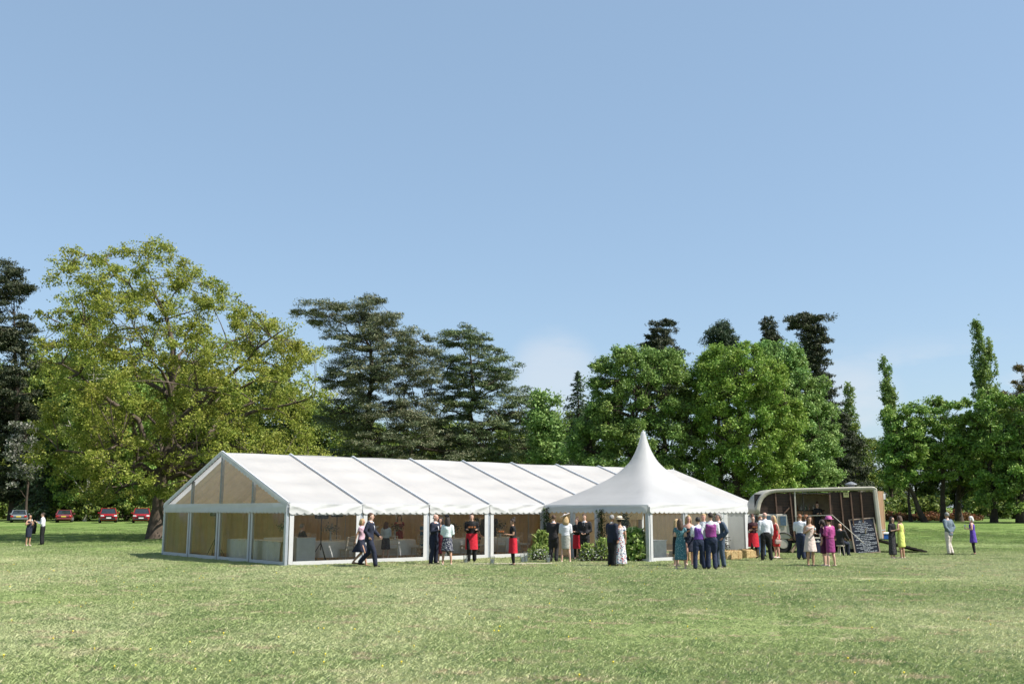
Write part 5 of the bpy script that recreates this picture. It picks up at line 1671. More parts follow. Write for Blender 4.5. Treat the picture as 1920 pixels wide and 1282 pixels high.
C_RED = cloth('red', (.48, .014, .03)); C_PURPLE = cloth('purple', (.115, .035, .23), .5); C_PLUM = cloth('plum_satin', (.24, .045, .20), .45); C_DENIM = cloth('dark_blue', (.018, .026, .055)); C_BLUEG = cloth('blue_grey', (.05, .072, .105))
SHOE_D = mat('dark_shoe', (.012, .010, .009), .35); SHOE_T = mat('tan_shoe', (.30, .18, .10), .5); SHOE_P = mat('pale_shoe', (.55, .42, .36), .5)
EYE = mat('eye_dark', (.02, .015, .012), .2); LIP = mat('lips', (.38, .12, .10), .5)
REMESH, FINGERS = [], []
def blob(mb, name, m, parent, vox):
    o = mb.build(name, m, parent)
    md = o.modifiers.new('remesh', 'REMESH')
    md.mode = 'VOXEL'; md.voxel_size = vox; md.use_smooth_shade = True
    sm = o.modifiers.new('smooth', 'SMOOTH'); sm.factor = .5; sm.iterations = 2
    REMESH.append(o)
    return o

def person(label, pos, rot, h=1.74, sex='m', arms=('down', 'down'), legs='stand', skin='fair', hair=('short', 'dark'), shirt=None, sleeve=1.0, jacket=None, waistcoat=None, trousers=None, tights=None,
           skirt=None, dress=None, apron=None, shoes=None, hat=None, tie=None, glasses=False, turn=0.0, stoop=0.0, group='wedding guests'):
    k = h / 1.75
    hr_ = random.Random(label)
    if legs == 'stand': legs = hr_.choice(['stand', 'bent', 'apart', 'bent'])
    turn += hr_.uniform(-.3, .3); stoop += hr_.uniform(0, .07)
    f = sex == 'f'
    root = empty('person', (pos[0], pos[1], pos[2] if len(pos) > 2 else 0.0), R(rot), label, 'person', group)
    root.scale = (k, k, k)
    sw, hw_, wa, ch = (.155, .168, .118, .145) if f else (.185, .160, .145, .172)
    def up(z):                                          # forward bend above the hips
        return -stoop * max(0, z - .95)
    # joints
    hz = .92
    if legs == 'walk':
        LEG = {-1: [(-.085, 0, hz), (-.085, -.20, .50), (-.085, -.26, .085)], 1: [(.085, 0, hz), (.085, .02, .48), (.085, .34, .16)]}
    elif legs == 'apart':
        LEG = {s: [(s * .09, 0, hz), (s * .13, -.02, .49), (s * .16, .02, .085)] for s in (-1, 1)}
    elif legs == 'bent':
        LEG = {-1: [(-.09, 0, hz), (-.10, -.10, .50), (-.11, .02, .085)], 1: [(.09, 0, hz), (.10, -.01, .49), (.11, .03, .085)]}
    elif legs == 'sit':
        hz = .575
        LEG = {s: [(s * .09, 0, hz), (s * .11, -.42, .53), (s * .11, -.40, .085)] for s in (-1, 1)}
    else:
        LEG = {s: [(s * .085, 0, hz), (s * .09, -.015, .49), (s * .095, .02, .085)] for s in (-1, 1)}
    dz = hz - .92
    SH = {s: Vector((s * (sw + .005), up(1.42), 1.42 + dz)) for s in (-1, 1)}
    J = {}
    for s, a in ((-1, arms[0]), (1, arms[1])):
        e, w = ARM[a]
        J[s] = (SH[s], SH[s] + Vector((e[0] * s, e[1], e[2])), SH[s] + Vector((w[0] * s, w[1], w[2])))
    def torso(rows, inf=0.0, y0=0.0):
        return [(0, up(z) + y0, z + dz, rx + inf, ry + inf) for z, rx, ry in rows]
    T = [(.84, hw_ * .92, .10), (.93, hw_, .118), (1.03, (hw_ + wa) / 2, .106), (1.12, wa, .098), (1.22, (wa + ch) / 2 + .005, .108), (1.31, ch, .118), (1.39, sw, .098), (1.445, sw * .74, .078), (1.475, .075, .066)]
    def headpt(x, y, z):                                # head turned on the neck
        c, s_ = math.cos(turn), math.sin(turn)
        return (x * c - y * s_, x * s_ + y * c + up(1.6) * 1.05, z + dz)
    # ---- body
    mb = MB()
    mb.rings(torso(T), 18)
    mb.tube([(0, up(1.45), 1.44 + dz), (0, up(1.56) - .012, 1.575 + dz)], [.058, .052], 12)
    n = 16
    hd = [(1.525, .030, .036, -.045), (1.545, .048, .060, -.030), (1.585, .064, .083, -.014), (1.63, .073, .096, -.006), (1.675, .076, .099, .0), (1.715, .068, .088, .003), (1.742, .042, .055, .004)]
    V = []
    for z, rx, ry, yo in hd:
        for i in range(n):
            a = 2 * math.pi * i / n
            V.append(headpt(rx * math.cos(a), yo + ry * math.sin(a), z))
    Fc = [(q * n + i, q * n + (i + 1) % n, (q + 1) * n + (i + 1) % n, (q + 1) * n + i) for q in range(len(hd) - 1) for i in range(n)]
    Fc += [tuple(range(n - 1, -1, -1)), tuple((len(hd) - 1) * n + i for i in range(n))]
    mb.add(V, Fc)
    lr = 1.0 if f else 1.08
    for s in (-1, 1):
        a, b, c = [Vector(p) for p in LEG[s]]
        mb.tube([a, a.lerp(b, .5), b, b.lerp(c, .35) + Vector((0, .012, 0)), c, c + Vector((0, 0, -.045))], [.088 * lr, .075 * lr, .054 * lr, .054 * lr, .036 * lr, .036], 12)
        mb.tube([c + Vector((0, .05, -.045)), c + Vector((0, -.05, -.05)), c + Vector((s * .015, -.15, -.062))], [.036, .038, .024], 10)
        S_, E_, W_ = J[s]
        mb.tube([S_ + Vector((-s * .03, 0, .0)), S_.lerp(E_, .4), E_, E_.lerp(W_, .3), W_, W_ + (W_ - E_).normalized() * .05], [.050 * lr, .046 * lr, .037 * lr, .036 * lr, .026, .03], 10)
    body = blob(mb, 'body', SKIN[skin], root, .026)
    # fingers, nose and ears are welded on once the skin is fixed
    ex = MB()
    for s in (-1, 1):
        S_, E_, W_ = J[s]
        d = (W_ - E_).normalized()
        lat = Vector((0, 1, 0)) if abs(d.y) < .8 else Vector((1, 0, 0))
        lat = (lat - d * lat.dot(d)).normalized()
        inn = d.cross(lat).normalized()
        if inn.x * s > 0: inn = -inn
        p0 = W_ + d * .05
        for q, ln in enumerate((.062, .075, .070, .055)):
            b0 = p0 + lat * (-.027 + .018 * q)
            ex.tube([b0 - d * .02, b0 + d * .025, b0 + d * ln * .75 + inn * .018, b0 + d * ln * .85 + inn * .04], [.0095, .009, .008, .006], 5)
        ex.tube([W_ + d * .015 - lat * .02, W_ + d * .045 - lat * .045, W_ + d * .075 - lat * .042 + inn * .015], [.012, .010, .007], 5)
        ex.rings([], 3) if False else None
        for (zz) in (1.625,):
            ex.add([headpt(s * .070, .012, zz - .03), headpt(s * .070, -.012, zz - .02), headpt(s * .088, .022, zz + .03), headpt(s * .072, -.014, zz + .03)], [(0, 1, 3), (1, 2, 3), (0, 2, 1), (0, 3, 2)])
    ex.add([headpt(-.013, -.098, 1.60), headpt(.013, -.098, 1.60), headpt(0, -.098, 1.655), headpt(0, -.126, 1.604)], [(0, 1, 3), (1, 2, 3), (2, 0, 3), (0, 2, 1)])
    FINGERS.append((body, ex))
    if abs((rot + math.degrees(turn) + 180) % 360 - 180) < 110:
        for s in (-1, 1):
            MB().rings([(*headpt(s * .030, -.098, 1.634)[:2], 1.632 + dz, .004, .003), (*headpt(s * .030, -.099, 1.639)[:2], 1.639 + dz, .012, .006), (*headpt(s * .030, -.098, 1.646)[:2], 1.646 + dz, .004, .003)], 8).build('eye', EYE, root)
        p = headpt(0, -.093, 1.573)
        MB().rings([(p[0], p[1], 1.568 + dz, .012, .004), (p[0], p[1], 1.573 + dz, .022, .007), (p[0], p[1], 1.579 + dz, .014, .004)], 8).build('mouth', LIP, root)
    # ---- clothes
    def sleeves(mb, frac, inf):
        for s in (-1, 1):
            S_, E_, W_ = J[s]
            if frac <= 0: continue
            P = [S_ + Vector((-s * .05, 0, .005)), S_ + Vector((s * .01, 0, -.01)), S_.lerp(E_, .5), E_]
            Q = [.052 + inf, .056 * lr + inf, .050 * lr + inf, .043 * lr + inf]
            if frac < .5:
                P, Q = P[:3], Q[:3]
            elif frac > .55:
                P.append(E_.lerp(W_, .95 if frac >= 1 else (frac - .5) * 2)); Q.append(.034 + inf)
            mb.tube(P, Q, 12)
    if trousers or tights:
        m = trousers or tights
        g = .020 if trousers else .006
        mb = MB(); mb.rings(torso([(.82, hw_ * .90, .098), (.93, hw_, .118), (1.04, (hw_ + wa) / 2, .106), (1.07, (hw_ + wa) / 2 - .005, .104)], g * .8), 18)
        for s in (-1, 1):
            a, b, c = [Vector(p) for p in LEG[s]]
            mb.tube([a + Vector((0, 0, .03)), a.lerp(b, .5), b, b.lerp(c, .5), c + Vector((0, 0, -.02 if trousers else .0))], [.090 * lr + g, .080 * lr + g, .062 + g, .056 + g * 1.2, (.055 if trousers else .036) + g * 1.2], 14)
        blob(mb, 'trousers' if trousers else 'tights', m, root, .027)
    if skirt or dress:
        spec = skirt or dress
        m, hem, flare = spec[:3]
        rows = []
        ztop = 1.07 if skirt else (spec[4] if len(spec) > 4 else 1.40)
        for z, rx, ry in T:
            if .92 < z <= ztop + .01: rows.append((0, up(z), z, rx + .013, ry + .013))
        if not skirt and ztop > 1.42: rows.append((0, up(1.445), 1.445, sw * .66, .085))
        low = []
        for t in np.linspace(0, 1, 9):
            z = hem + (.92 - hem) * t
            ex_ = flare * (1 - t) ** 1.1
            wk = .16 * (1 - t) * (1 if legs == 'walk' else 0)
            low.append((0, wk * .2, z, hw_ + .02 + ex_ - .02 * (1 - t), .125 + ex_ * .9 + wk))
        ph = random.uniform(0, 6)
        o = MB().rings(low + rows, 40, True, lambda a, q, z: (.055 * math.sin(a * 7 + ph) + .03 * math.sin(a * 11 + ph * 2)) * max(0, min(1, (.95 - z) * 1.8)) * (1 if flare > .03 else .3))
        if dress and len(spec) > 3 and spec[3] > 0: sleeves(o, spec[3], .010)
        if dress and len(spec) > 3 and spec[3] == 0 and ztop >= 1.40:
            for s in (-1, 1):
                o.tube([(s * .085, up(1.38) - .075, 1.37 + dz), (s * .095, up(1.44), 1.452 + dz), (s * .085, up(1.38) + .085, 1.38 + dz)], .024, 8)
        q = blob(o, 'skirt' if skirt else 'dress', m, root, .026)
    if shirt:
        mb = MB()
        rows = [(z, rx, ry) for z, rx, ry in T if z > .95]
        mb.rings([(0, up(.97), .97 + dz, hw_ + .018, .128)] + torso(rows, .016), 18)
        sleeves(mb, sleeve, .012)
        mb.tube([(0, up(1.45), 1.455 + dz), (0, up(1.5) - .005, 1.505 + dz)], [.078, .066], 14)
        blob(mb, 'shirt', shirt, root, .027)
    if waistcoat:
        rows = [(z, rx, ry) for z, rx, ry in T if 1.0 < z < 1.42]
        mb = MB(); mb.rings([(0, up(.99), .99 + dz, hw_ + .03, .138)] + torso(rows, .028), 18)
        for s in (-1, 1):
            mb.tube([(s * .10, up(1.38) - .09, 1.36 + dz), (s * .115, up(1.45), 1.462 + dz), (s * .10, up(1.38) + .10, 1.37 + dz)], .034, 8)
        blob(mb, 'waistcoat', waistcoat, root, .026)
    if jacket:
        mb = MB()
        bot = .80 if not f else 1.00
        rows = [(z, rx, ry) for z, rx, ry in T if z > bot + .05 and z < 1.46]
        mb.rings([(0, up(bot), bot + dz, (hw_ if not f else (hw_ + wa) / 2) + .035, .142)] + torso(rows, .030), 18)
        sleeves(mb, sleeve, .024)
        blob(mb, 'jacket', jacket, root, .027)
        if shirt or not f:                               # shirt front in the jacket's opening and a tie
            y = up(1.3)
            V = [(-.045, y - .135, 1.43 + dz), (.045, y - .135, 1.43 + dz), (0, y - .163, 1.20 + dz), (0, y - .105, 1.47 + dz)]
            MB().add([(-.05, y - .105, 1.465 + dz), (.05, y - .105, 1.465 + dz), (.02, y - .158, 1.28 + dz), (-.02, y - .158, 1.28 + dz), (0, y - .155, 1.18 + dz)], [(0, 3, 2, 1), (3, 4, 2)]).build('shirt_front', C_WHITE, root)
            MB().tube([(0, up(1.45), 1.45 + dz), (0, up(1.5) - .005, 1.505 + dz)], [.070, .062], 14).build('collar', C_WHITE, root, smooth=True)
    if tie:
        y = up(1.3)
        MB().add([(-.015, y - .128, 1.45 + dz), (.015, y - .128, 1.45 + dz), (.028, y - .170, 1.22 + dz), (0, y - .172, 1.17 + dz), (-.028, y - .170, 1.22 + dz)], [(0, 4, 3, 2, 1)]).build('tie', tie, root)
    if apron:
        MB().rings([(0, -.0, z, hw_ + .045 + .03 * (1 - t), .15 + .02 * (1 - t)) for t, z in zip(np.linspace(0, 1, 7), np.linspace(.47, 1.04, 7))], 36, False, lambda a, q, z: .03 * math.sin(a * 6) * max(0, .95 - z)).build('apron', apron, root, smooth=True)
    # ---- shoes
    shoes = shoes or (SHOE_P if f else SHOE_D)
    for s in (-1, 1):
        c = Vector(LEG[s][2])
        heel = .035 if f else 0
        mb = MB()
        mb.tube([c + Vector((0, .065, -.05)), c + Vector((0, .02, -.045)), c + Vector((0, -.06, -.052)), c + Vector((s * .015, -.16, -.062)), c + Vector((s * .015, -.19, -.066))], [.026, .042, .044, .034, .014], 10)
        if not f: mb.tube([c + Vector((0, .02, -.05)), c + Vector((0, .02, .0))], [.045, .046], 10)
        blob(mb, 'shoe', shoes, root, .02)
    # ---- hair
    if hair:
        st, cn = hair
        hm = mat('hair_' + cn, HAIR[cn], .55, .35, 40, .6, 90, spec=.4)
        n = 20
        rows_h = [(1.60, .90), (1.64, 1.0), (1.68, 1.0), (1.715, .92), (1.742, .70), (1.762, .40), (1.77, .1)]
        V = []
        for z, sc in rows_h:
            for i in range(n):
                a = 2 * math.pi * i / n
                x, y = .087 * sc * math.cos(a), .110 * sc * math.sin(a) + .006
                zz = z
                if y < -.02 and z < 1.70:               # hairline rises over the face
                    zz = max(z, 1.695 + .02 * (-y / .1)); y = max(y, -.100)
                    x *= .93
                V.append(headpt(x, y, zz))
        Fc = [(q * n + i, q * n + (i + 1) % n, (q + 1) * n + (i + 1) % n, (q + 1) * n + i) for q in range(len(rows_h) - 1) for i in range(n)]
        Fc += [tuple(range(n - 1, -1, -1)), tuple((len(rows_h) - 1) * n + i for i in range(n))]
        mb = MB()
        if st == 'balding':
            mb.tube([headpt(-.078, .0, 1.62), headpt(-.06, .07, 1.62), headpt(0, .1, 1.62), headpt(.06, .07, 1.62), headpt(.078, .0, 1.62)], [.015, .024, .028, .024, .015], 8)
        else:
            mb.add(V, Fc)
        if st in ('long', 'bob', 'curly'):
            lo = {'long': 1.30, 'bob': 1.50, 'curly': 1.42}[st]
            pts = [headpt(0, .03, 1.70), headpt(0, .055, 1.60), headpt(0, .085, (1.60 + lo) / 2), headpt(0, .088, lo)]
            rr = [(.085, .08), (.098, .075), (.105, .055), (.07, .03)] if st != 'curly' else [(.10, .09), (.12, .09), (.13, .08), (.10, .05)]
            rows2 = [(p[0], p[1], p[2], a, b) for p, (a, b) in zip(reversed(pts), reversed(rr))]
            mb.rings(rows2, 18, True, lambda a, q, z: .06 * math.sin(a * 5 + z * 30))
            for s in (-1, 1):
                mb.tube([headpt(s * .07, -.02, 1.70), headpt(s * .085, -.03, 1.60), headpt(s * .088, -.02, max(lo, 1.42))], [.025, .03, .018], 8)
        if st == 'bun':
            mb.rings([(*headpt(0, .06, 1.78)[:2], z + dz, r, r) for z, r in ((1.735, .02), (1.75, .05), (1.785, .06), (1.82, .045), (1.84, .01))], 12)
        blob(mb, 'hair', hm, root, .021)
    if glasses:
        MB().add([headpt(-.065, -.094, 1.655), headpt(.065, -.094, 1.655), headpt(.060, -.103, 1.618), headpt(.008, -.112, 1.625), headpt(-.008, -.112, 1.625), headpt(-.060, -.103, 1.618)], [(0, 5, 4, 3, 2, 1)]).build('sunglasses', M_BLACK, root)
    if hat:
        kind, hm = hat
        cx, cy, _ = headpt(0, .01, 0)
        if kind == 'brim':                              # straw or dress hat with a wide brim
            o = MB().rings([(cx, cy, 1.705 + dz, .19, .20), (cx, cy, 1.712 + dz, .20, .21), (cx, cy, 1.722 + dz, .115, .125), (cx, cy, 1.80 + dz, .10, .112), (cx, cy, 1.83 + dz, .07, .08), (cx, cy, 1.836 + dz, .01, .01)], 28, True, lambda a, q, z: .05 * math.sin(2 * a) if q < 2 else 0)
            ho = o.build('hat', hm, root, smooth=True)
            MB().rings([(cx, cy, 1.722 + dz, .119, .129), (cx, cy, 1.755 + dz, .112, .122)], 28, False).build('hat_band', mat('hat_band_dark', (.04, .03, .03), .7) if hm.name.startswith('straw') else hm, ho, smooth=True)
        else:                                           # tilted saucer fascinator
            tl = R(24 if kind == 'saucer' else 10)
            r = .21 if kind == 'saucer' else .09
            V = []
            n = 28
            for q, (rr, zz) in enumerate(((0.02, .03), (.5, .02), (.85, 0), (1, .025), (.98, .032), (.5, .04), (.02, .05))):
                for i in range(n):
                    a = 2 * math.pi * i / n
                    x, y = r * rr * math.cos(a), r * rr * math.sin(a)
                    V.append((cx + x * math.cos(tl) + .03, cy + y, 1.775 + dz + zz - x * math.sin(tl)))
            Fc = [(q * n + i, q * n + (i + 1) % n, (q + 1) * n + (i + 1) % n, (q + 1) * n + i) for q in range(6) for i in range(n)]
            ho = MB().add(V, Fc).build('fascinator', hm, root, smooth=True)
            rng = np.random.default_rng(5)
            P = np.array([cx + .05, cy, 1.80 + dz]) + rng.normal(size=(26, 3)) * np.array([.05, .05, .03])
            me = quad_mesh('hat_flower', leaf_quads(P, .07, .04, rng)); me.materials.append(hm); link(bpy.data.objects.new('hat_flower', me), ho)
    Mw = Matrix.Translation(root.location) @ Matrix.Rotation(R(rot), 4, 'Z') @ Matrix.Scale(k, 4)
    return {s: Mw @ (J[s][2] + (J[s][2] - J[s][1]).normalized() * .08) for s in (-1, 1)}

# things people hold
def tray(p, rz, label, red=True):
    root = empty('drinks_tray', (p[0], p[1], p[2]), rz, label, 'tray', 'trays carried by the waiting staff')
    MB().rings([(0, 0, 0, .17, .13), (0, 0, .012, .20, .15), (0, 0, .03, .205, .155), (0, 0, .014, .18, .13)], 20).build('plate', mat('tray_dark', (.05, .03, .025), .4), root)
    for i in range(8):
        a = i * .785
        x, y = .12 * math.cos(a), .085 * math.sin(a)
        g = MB().rings([(x, y, .02, .022, .022), (x, y, .085, .026, .026)], 8).build('glass', mat('red_drink' if red else 'canape', (.30, .03, .015) if red else (.34, .13, .05), .25), root)
def handbag(p, label, m, size=(.26, .09, .17), drop=.10, rz=0.3):
    root = empty('handbag', (p[0], p[1], p[2] - drop - size[2] / 2), rz, label, 'handbag', 'bags carried by the guests')
    b = MB().box((0, 0, 0), size).build('body', m, root, bevel=.02)
    MB().box((0, -size[1] / 2 - .006, size[2] * .16), (size[0] * .96, .012, size[2] * .62)).build('flap', m, root, bevel=.005)
    MB().tube([(-size[0] * .35, 0, size[2] / 2), (-size[0] * .2, 0, size[2] / 2 + drop), (size[0] * .2, 0, size[2] / 2 + drop), (size[0] * .35, 0, size[2] / 2)], .008, 5).build('strap', m, root)
def wineglass(p, label, c=(.5, .48, .4)):
    root = empty('drink_glass', (p[0], p[1], p[2] - .06), 0, label, 'glass', 'drinks held by the guests')
    MB().rings([(0, 0, 0, .032, .032), (0, 0, .005, .03, .03), (0, 0, .012, .005, .005), (0, 0, .08, .005, .005), (0, 0, .1, .025, .025), (0, 0, .16, .036, .036), (0, 0, .20, .030, .030)], 10).build('bowl', mat('pale_glass', (.55, .58, .58), .08, spec=.8), root, smooth=True)
    MB().rings([(0, 0, .10, .022, .022), (0, 0, .155, .033, .033)], 10).build('drink', mat('drink_%d' % int(c[0] * 99), c, .15), root)

g = gp
F_TEAL = spots_mat('teal_floral', (.035, .13, .16), (.30, .42, .44), (.02, .03, .05), 26, .30)
F_MAXI = spots_mat('maxi_floral', (.60, .60, .60), (.03, .06, .16), (.38, .03, .03), 17, .38)
F_SKIRT = spots_mat('navy_white_print', (.012, .016, .04), (.60, .60, .60), None, 24, .33)
F_DARK = spots_mat('dark_print', (.010, .010, .012), (.14, .12, .14), None, 34, .28)
H = {}
H['a'] = person('woman in a fitted navy dress with long black hair, far left', g(52, 1023), 55, 1.68, 'f', ('chest', 'hold'), skin='tan', hair=('long', 'black'), dress=(C_NAVY, .48, .0, 0))
H['b'] = person('man in a white shirt holding out a dark jacket, far left', g(78, 1021), -78, 1.78, 'm', ('reach', 'hold'), hair=('short', 'dark'), shirt=C_WHITE, trousers=C_BLACK)
person('blonde woman in a pink top and short navy skirt walking with a man', g(676, 1061), 75, 1.63, 'f', ('swingb', 'hold'), 'walk', 'tan', ('bob', 'blonde'), shirt=cloth('pink_top', (.50, .33, .40)), sleeve=.3, skirt=(C_NAVY, .52, .05), shoes=SHOE_T)
person('tall man in a navy suit striding past the second clear panel', g(691, 1063), 82, 1.83, 'm', ('pocket', 'swingf'), 'walk', hair=('short', 'brown'), jacket=C_NAVY, trousers=C_NAVY)
H['bald'] = person('bald man in a navy suit looking down at his hands', g(813, 1058), 62, 1.78, 'm', ('hold', 'hold'), skin='pink', hair=('balding', 'grey'), jacket=C_NAVY, trousers=C_NAVY, turn=.15, stoop=.06)
person('woman in a maroon dress half hidden behind the pale jacketed woman', g(826, 1055), -20, 1.66, 'f', ('hold', 'down'), hair=('long', 'dark'), dress=(cloth('maroon', (.10, .012, .02)), .35, .03, .5))
person('woman with her back turned in a pale jacket and navy patterned skirt', g(838, 1059), 172, 1.68, 'f', ('hold', 'hold'), 'apart', 'tan', ('long', 'dark'), jacket=cloth('pale_aqua', (.60, .68, .66)), sleeve=.85, skirt=(F_SKIRT, .50, .06), hat=('small', C_NAVY))
H['w1'] = person('waiter in black shirt and red apron facing the camera', g(884, 1054), 4, 1.80, 'm', ('tray', 'tray'), hair=('short', 'dark'), shirt=C_BLACK, trousers=C_BLACK, apron=C_RED, group='waiting staff')
H['w2'] = person('waitress in red apron seen from the side with dark hair up', g(962, 1060), -82, 1.62, 'f', ('tray', 'tray'), skin='tan', hair=('bun', 'dark'), shirt=C_BLACK, sleeve=.45, tights=C_BLACK, apron=C_RED, shoes=SHOE_D, group='waiting staff')
person('man with his back turned in a dark suit by the entrance planting', g(1038, 1053), 158, 1.74, 'm', ('hold', 'hold'), hair=('short', 'brown'), jacket=C_CHAR, trousers=C_CHAR, turn=.5)
person('woman in white jacket, grey skirt and wide pale fascinator', g(1061, 1054), 176, 1.70, 'f', ('hold', 'hold'), 'apart', hair=('curly', 'blonde'), jacket=C_WHITE, sleeve=.85, skirt=(cloth('stone_grey', (.36, .36, .32)), .50, -.015), hat=('saucer', cloth('pale_hat', (.62, .56, .55))))
H['w3'] = person('waitress in black and red standing in the doorway', g(1083, 1049), -50, 1.62, 'f', ('tray', 'tray'), hair=('bun', 'brown'), shirt=C_BLACK, tights=C_BLACK, apron=C_RED, shoes=SHOE_D, group='waiting staff')
person('young man in a charcoal suit and black tie facing the camera', g(1097, 1051), -18, 1.78, 'm', ('front', 'front'), hair=('short', 'brown'), jacket=C_CHAR, trousers=C_CHAR, tie=C_BLACK)
person('man in a navy jacket close beside the straw hatted woman', g(1148, 1062), 128, 1.76, 'm', ('down', 'hold'), skin='tan', hair=('short', 'grey'), jacket=C_NAVY, trousers=C_BLACK)
person('woman in a long white flowered maxi dress and straw hat', g(1163, 1062), 178, 1.66, 'f', ('down', 'hold'), skin='tan', hair=('short', 'dark'), dress=(F_MAXI, .10, .08, .25), hat=('brim', mat('straw_hat', (.60, .52, .38), .8)), shoes=SHOE_T)
person('fair haired woman in a dark dress at the left of the chatting circle', g(1269, 1062), 100, 1.62, 'f', ('hold', 'down'), hair=('long', 'blonde'), dress=(C_BLACK, .45, .02, .5))
person('brown haired woman with her back turned in a teal patterned dress', g(1277, 1067), 166, 1.64, 'f', ('hold', 'hold'), 'apart', hair=('long', 'brown'), dress=(F_TEAL, .33, .06, .35))
H['strap'] = person('curly blonde woman in a strapless navy dress facing the camera', g(1293, 1060), 6, 1.74, 'f', ('hold', 'hold'), skin='pink', hair=('curly', 'blonde'), dress=(C_NAVY, .48, .03, 0, 1.31))
person('dark haired man with his back turned in a purple waistcoat', g(1312, 1068), 190, 1.70, 'm', ('hold', 'hold'), 'apart', hair=('short', 'black'), shirt=C_WHITE, waistcoat=C_PURPLE, trousers=C_DENIM)
person('man in a white shirt hidden behind the purple waistcoat', g(1322, 1060), -10, 1.80, 'm', ('hold', 'down'), skin='pink', hair=('short', 'blonde'), shirt=C_WHITE, trousers=C_DENIM)
person('tall man with his back turned in a plum satin waistcoat', g(1335, 1068), 176, 1.84, 'm', ('hold', 'pocket'), hair=('short', 'dark'), shirt=C_WHITE, waistcoat=C_PLUM, trousers=C_DENIM, turn=.4)
person('grey haired man in a blue grey suit at the right of the circle', g(1351, 1064), -62, 1.82, 'm', ('hold', 'pocket'), skin='pink', hair=('short', 'grey'), jacket=C_BLUEG, trousers=C_BLUEG)
H['w4'] = person('red haired waitress in a red apron before the white tent wall', g(1414, 1046), 8, 1.70, 'f', ('tray', 'hold'), hair=('bun', 'auburn'), shirt=cloth('dark_maroon', (.035, .008, .012)), sleeve=.5, tights=C_BLACK, apron=C_RED, shoes=SHOE_D, group='waiting staff')
person('fair man in a pale shirt behind the broad white shirted man', g(1428, 1043), 20, 1.66, 'm', ('hold', 'hold'), hair=('short', 'ginger'), shirt=cloth('pale_blue_shirt', (.42, .46, .55)), trousers=cloth('jeans', (.05, .09, .18)))
person('broad balding man with his back turned in white shirt and black trousers', g(1438, 1051), 184, 1.84, 'm', ('down', 'down'), 'apart', 'pink', ('balding', 'grey'), shirt=C_WHITE, trousers=C_BLACK)
H['coral'] = person('blonde woman in a coral red dress near the horsebox cab', g(1457, 1046), -62, 1.70, 'f', ('hold', 'down'), skin='pink', hair=('long', 'blonde'), dress=(cloth('coral', (.56, .035, .04)), .48, .0, 0), stoop=.12)
person('man with his back turned in white shirt and navy trousers at the bar', g(1503, 1049), 150, 1.76, 'm', ('hold', 'hold'), hair=('short', 'ginger'), shirt=C_WHITE, trousers=C_DENIM)
person('man in a dark suit hidden behind the cream dressed woman', g(1514, 1048), 120, 1.74, 'm', ('hold', 'down'), hair=('short', 'ginger'), jacket=C_CHAR, trousers=C_CHAR)
H['cream'] = person('long haired woman in a sleeveless cream knee length dress', g(1521, 1062), 8, 1.72, 'f', ('chest', 'hold'), skin='tan', hair=('long', 'brown'), dress=(cloth('cream', (.58, .47, .42)), .52, .07, 0), shoes=SHOE_D)
H['mag'] = person('woman in a magenta suit and wide magenta hat', g(1559, 1062), -152, 1.66, 'f', ('hold', 'hold'), 'apart', hair=('short', 'dark'), jacket=cloth('magenta', (.33, .05, .19), .5), sleeve=.85, skirt=(cloth('magenta_skirt', (.24, .035, .15), .5), .50, .02), hat=('brim', cloth('magenta_hat', (.45, .12, .28))))
person('woman in a dark violet dress beside the magenta suit', g(1547, 1061), -120, 1.60, 'f', ('hold', 'down'), hair=('bob', 'dark'), dress=(cloth('dark_violet', (.07, .012, .05)), .48, .03, .6))
person('man in dark clothes sitting low beside the horsebox', g(1577, 1042), 130, 1.70, 'm', ('knee', 'knee'), 'sit', 'tan', ('balding', 'brown'), jacket=C_CHAR, trousers=C_NAVY)
sx, sy = g(1577, 1042)
st = empty('low_stool', (sx, sy, 0), 0, 'low wooden stool under the sitting man', 'stool')
MB().rings([(0, 0, .42, .17, .17), (0, 0, .46, .17, .17)], 18).build('seat', LIME, st)
for q in range(3):
    MB().tube([(.12 * math.cos(q * 2.1), .12 * math.sin(q * 2.1), .42), (.16 * math.cos(q * 2.1), .16 * math.sin(q * 2.1), 0)], .016, 6).build('leg', LIME, st)
H['blk'] = person('woman in black top and long dark patterned skirt with sunglasses', g(1675, 1047), 35, 1.66, 'f', ('hold', 'hold'), hair=('long', 'dark'), shirt=C_BLACK, sleeve=.7, skirt=(F_DARK, .16, .03), glasses=True)
H['lime'] = person('woman in a sleeveless lime yellow dress with her back turned', g(1692, 1047), -142, 1.70, 'f', ('down', 'hold'), skin='tan', hair=('bob', 'brown'), dress=(cloth('lime', (.56, .60, .15)), .47, .02, 0))
person('man in a blue grey jacket and cream trousers alone on the lawn', g(1782, 1040), -150, 1.82, 'm', ('back', 'back'), skin='tan', hair=('short', 'grey'), jacket=cloth('slate_jacket', (.11, .145, .18)), trousers=cloth('stone_trousers', (.55, .49, .44)))
H['pur'] = person('white haired woman in a violet dress at the far right', g(1827, 1040), -118, 1.66, 'f', ('hold', 'hold'), skin='pink', hair=('bob', 'white'), dress=(cloth('violet', (.09, .045, .30)), .55, .05, 0), tights=C_BLACK, shoes=SHOE_D)
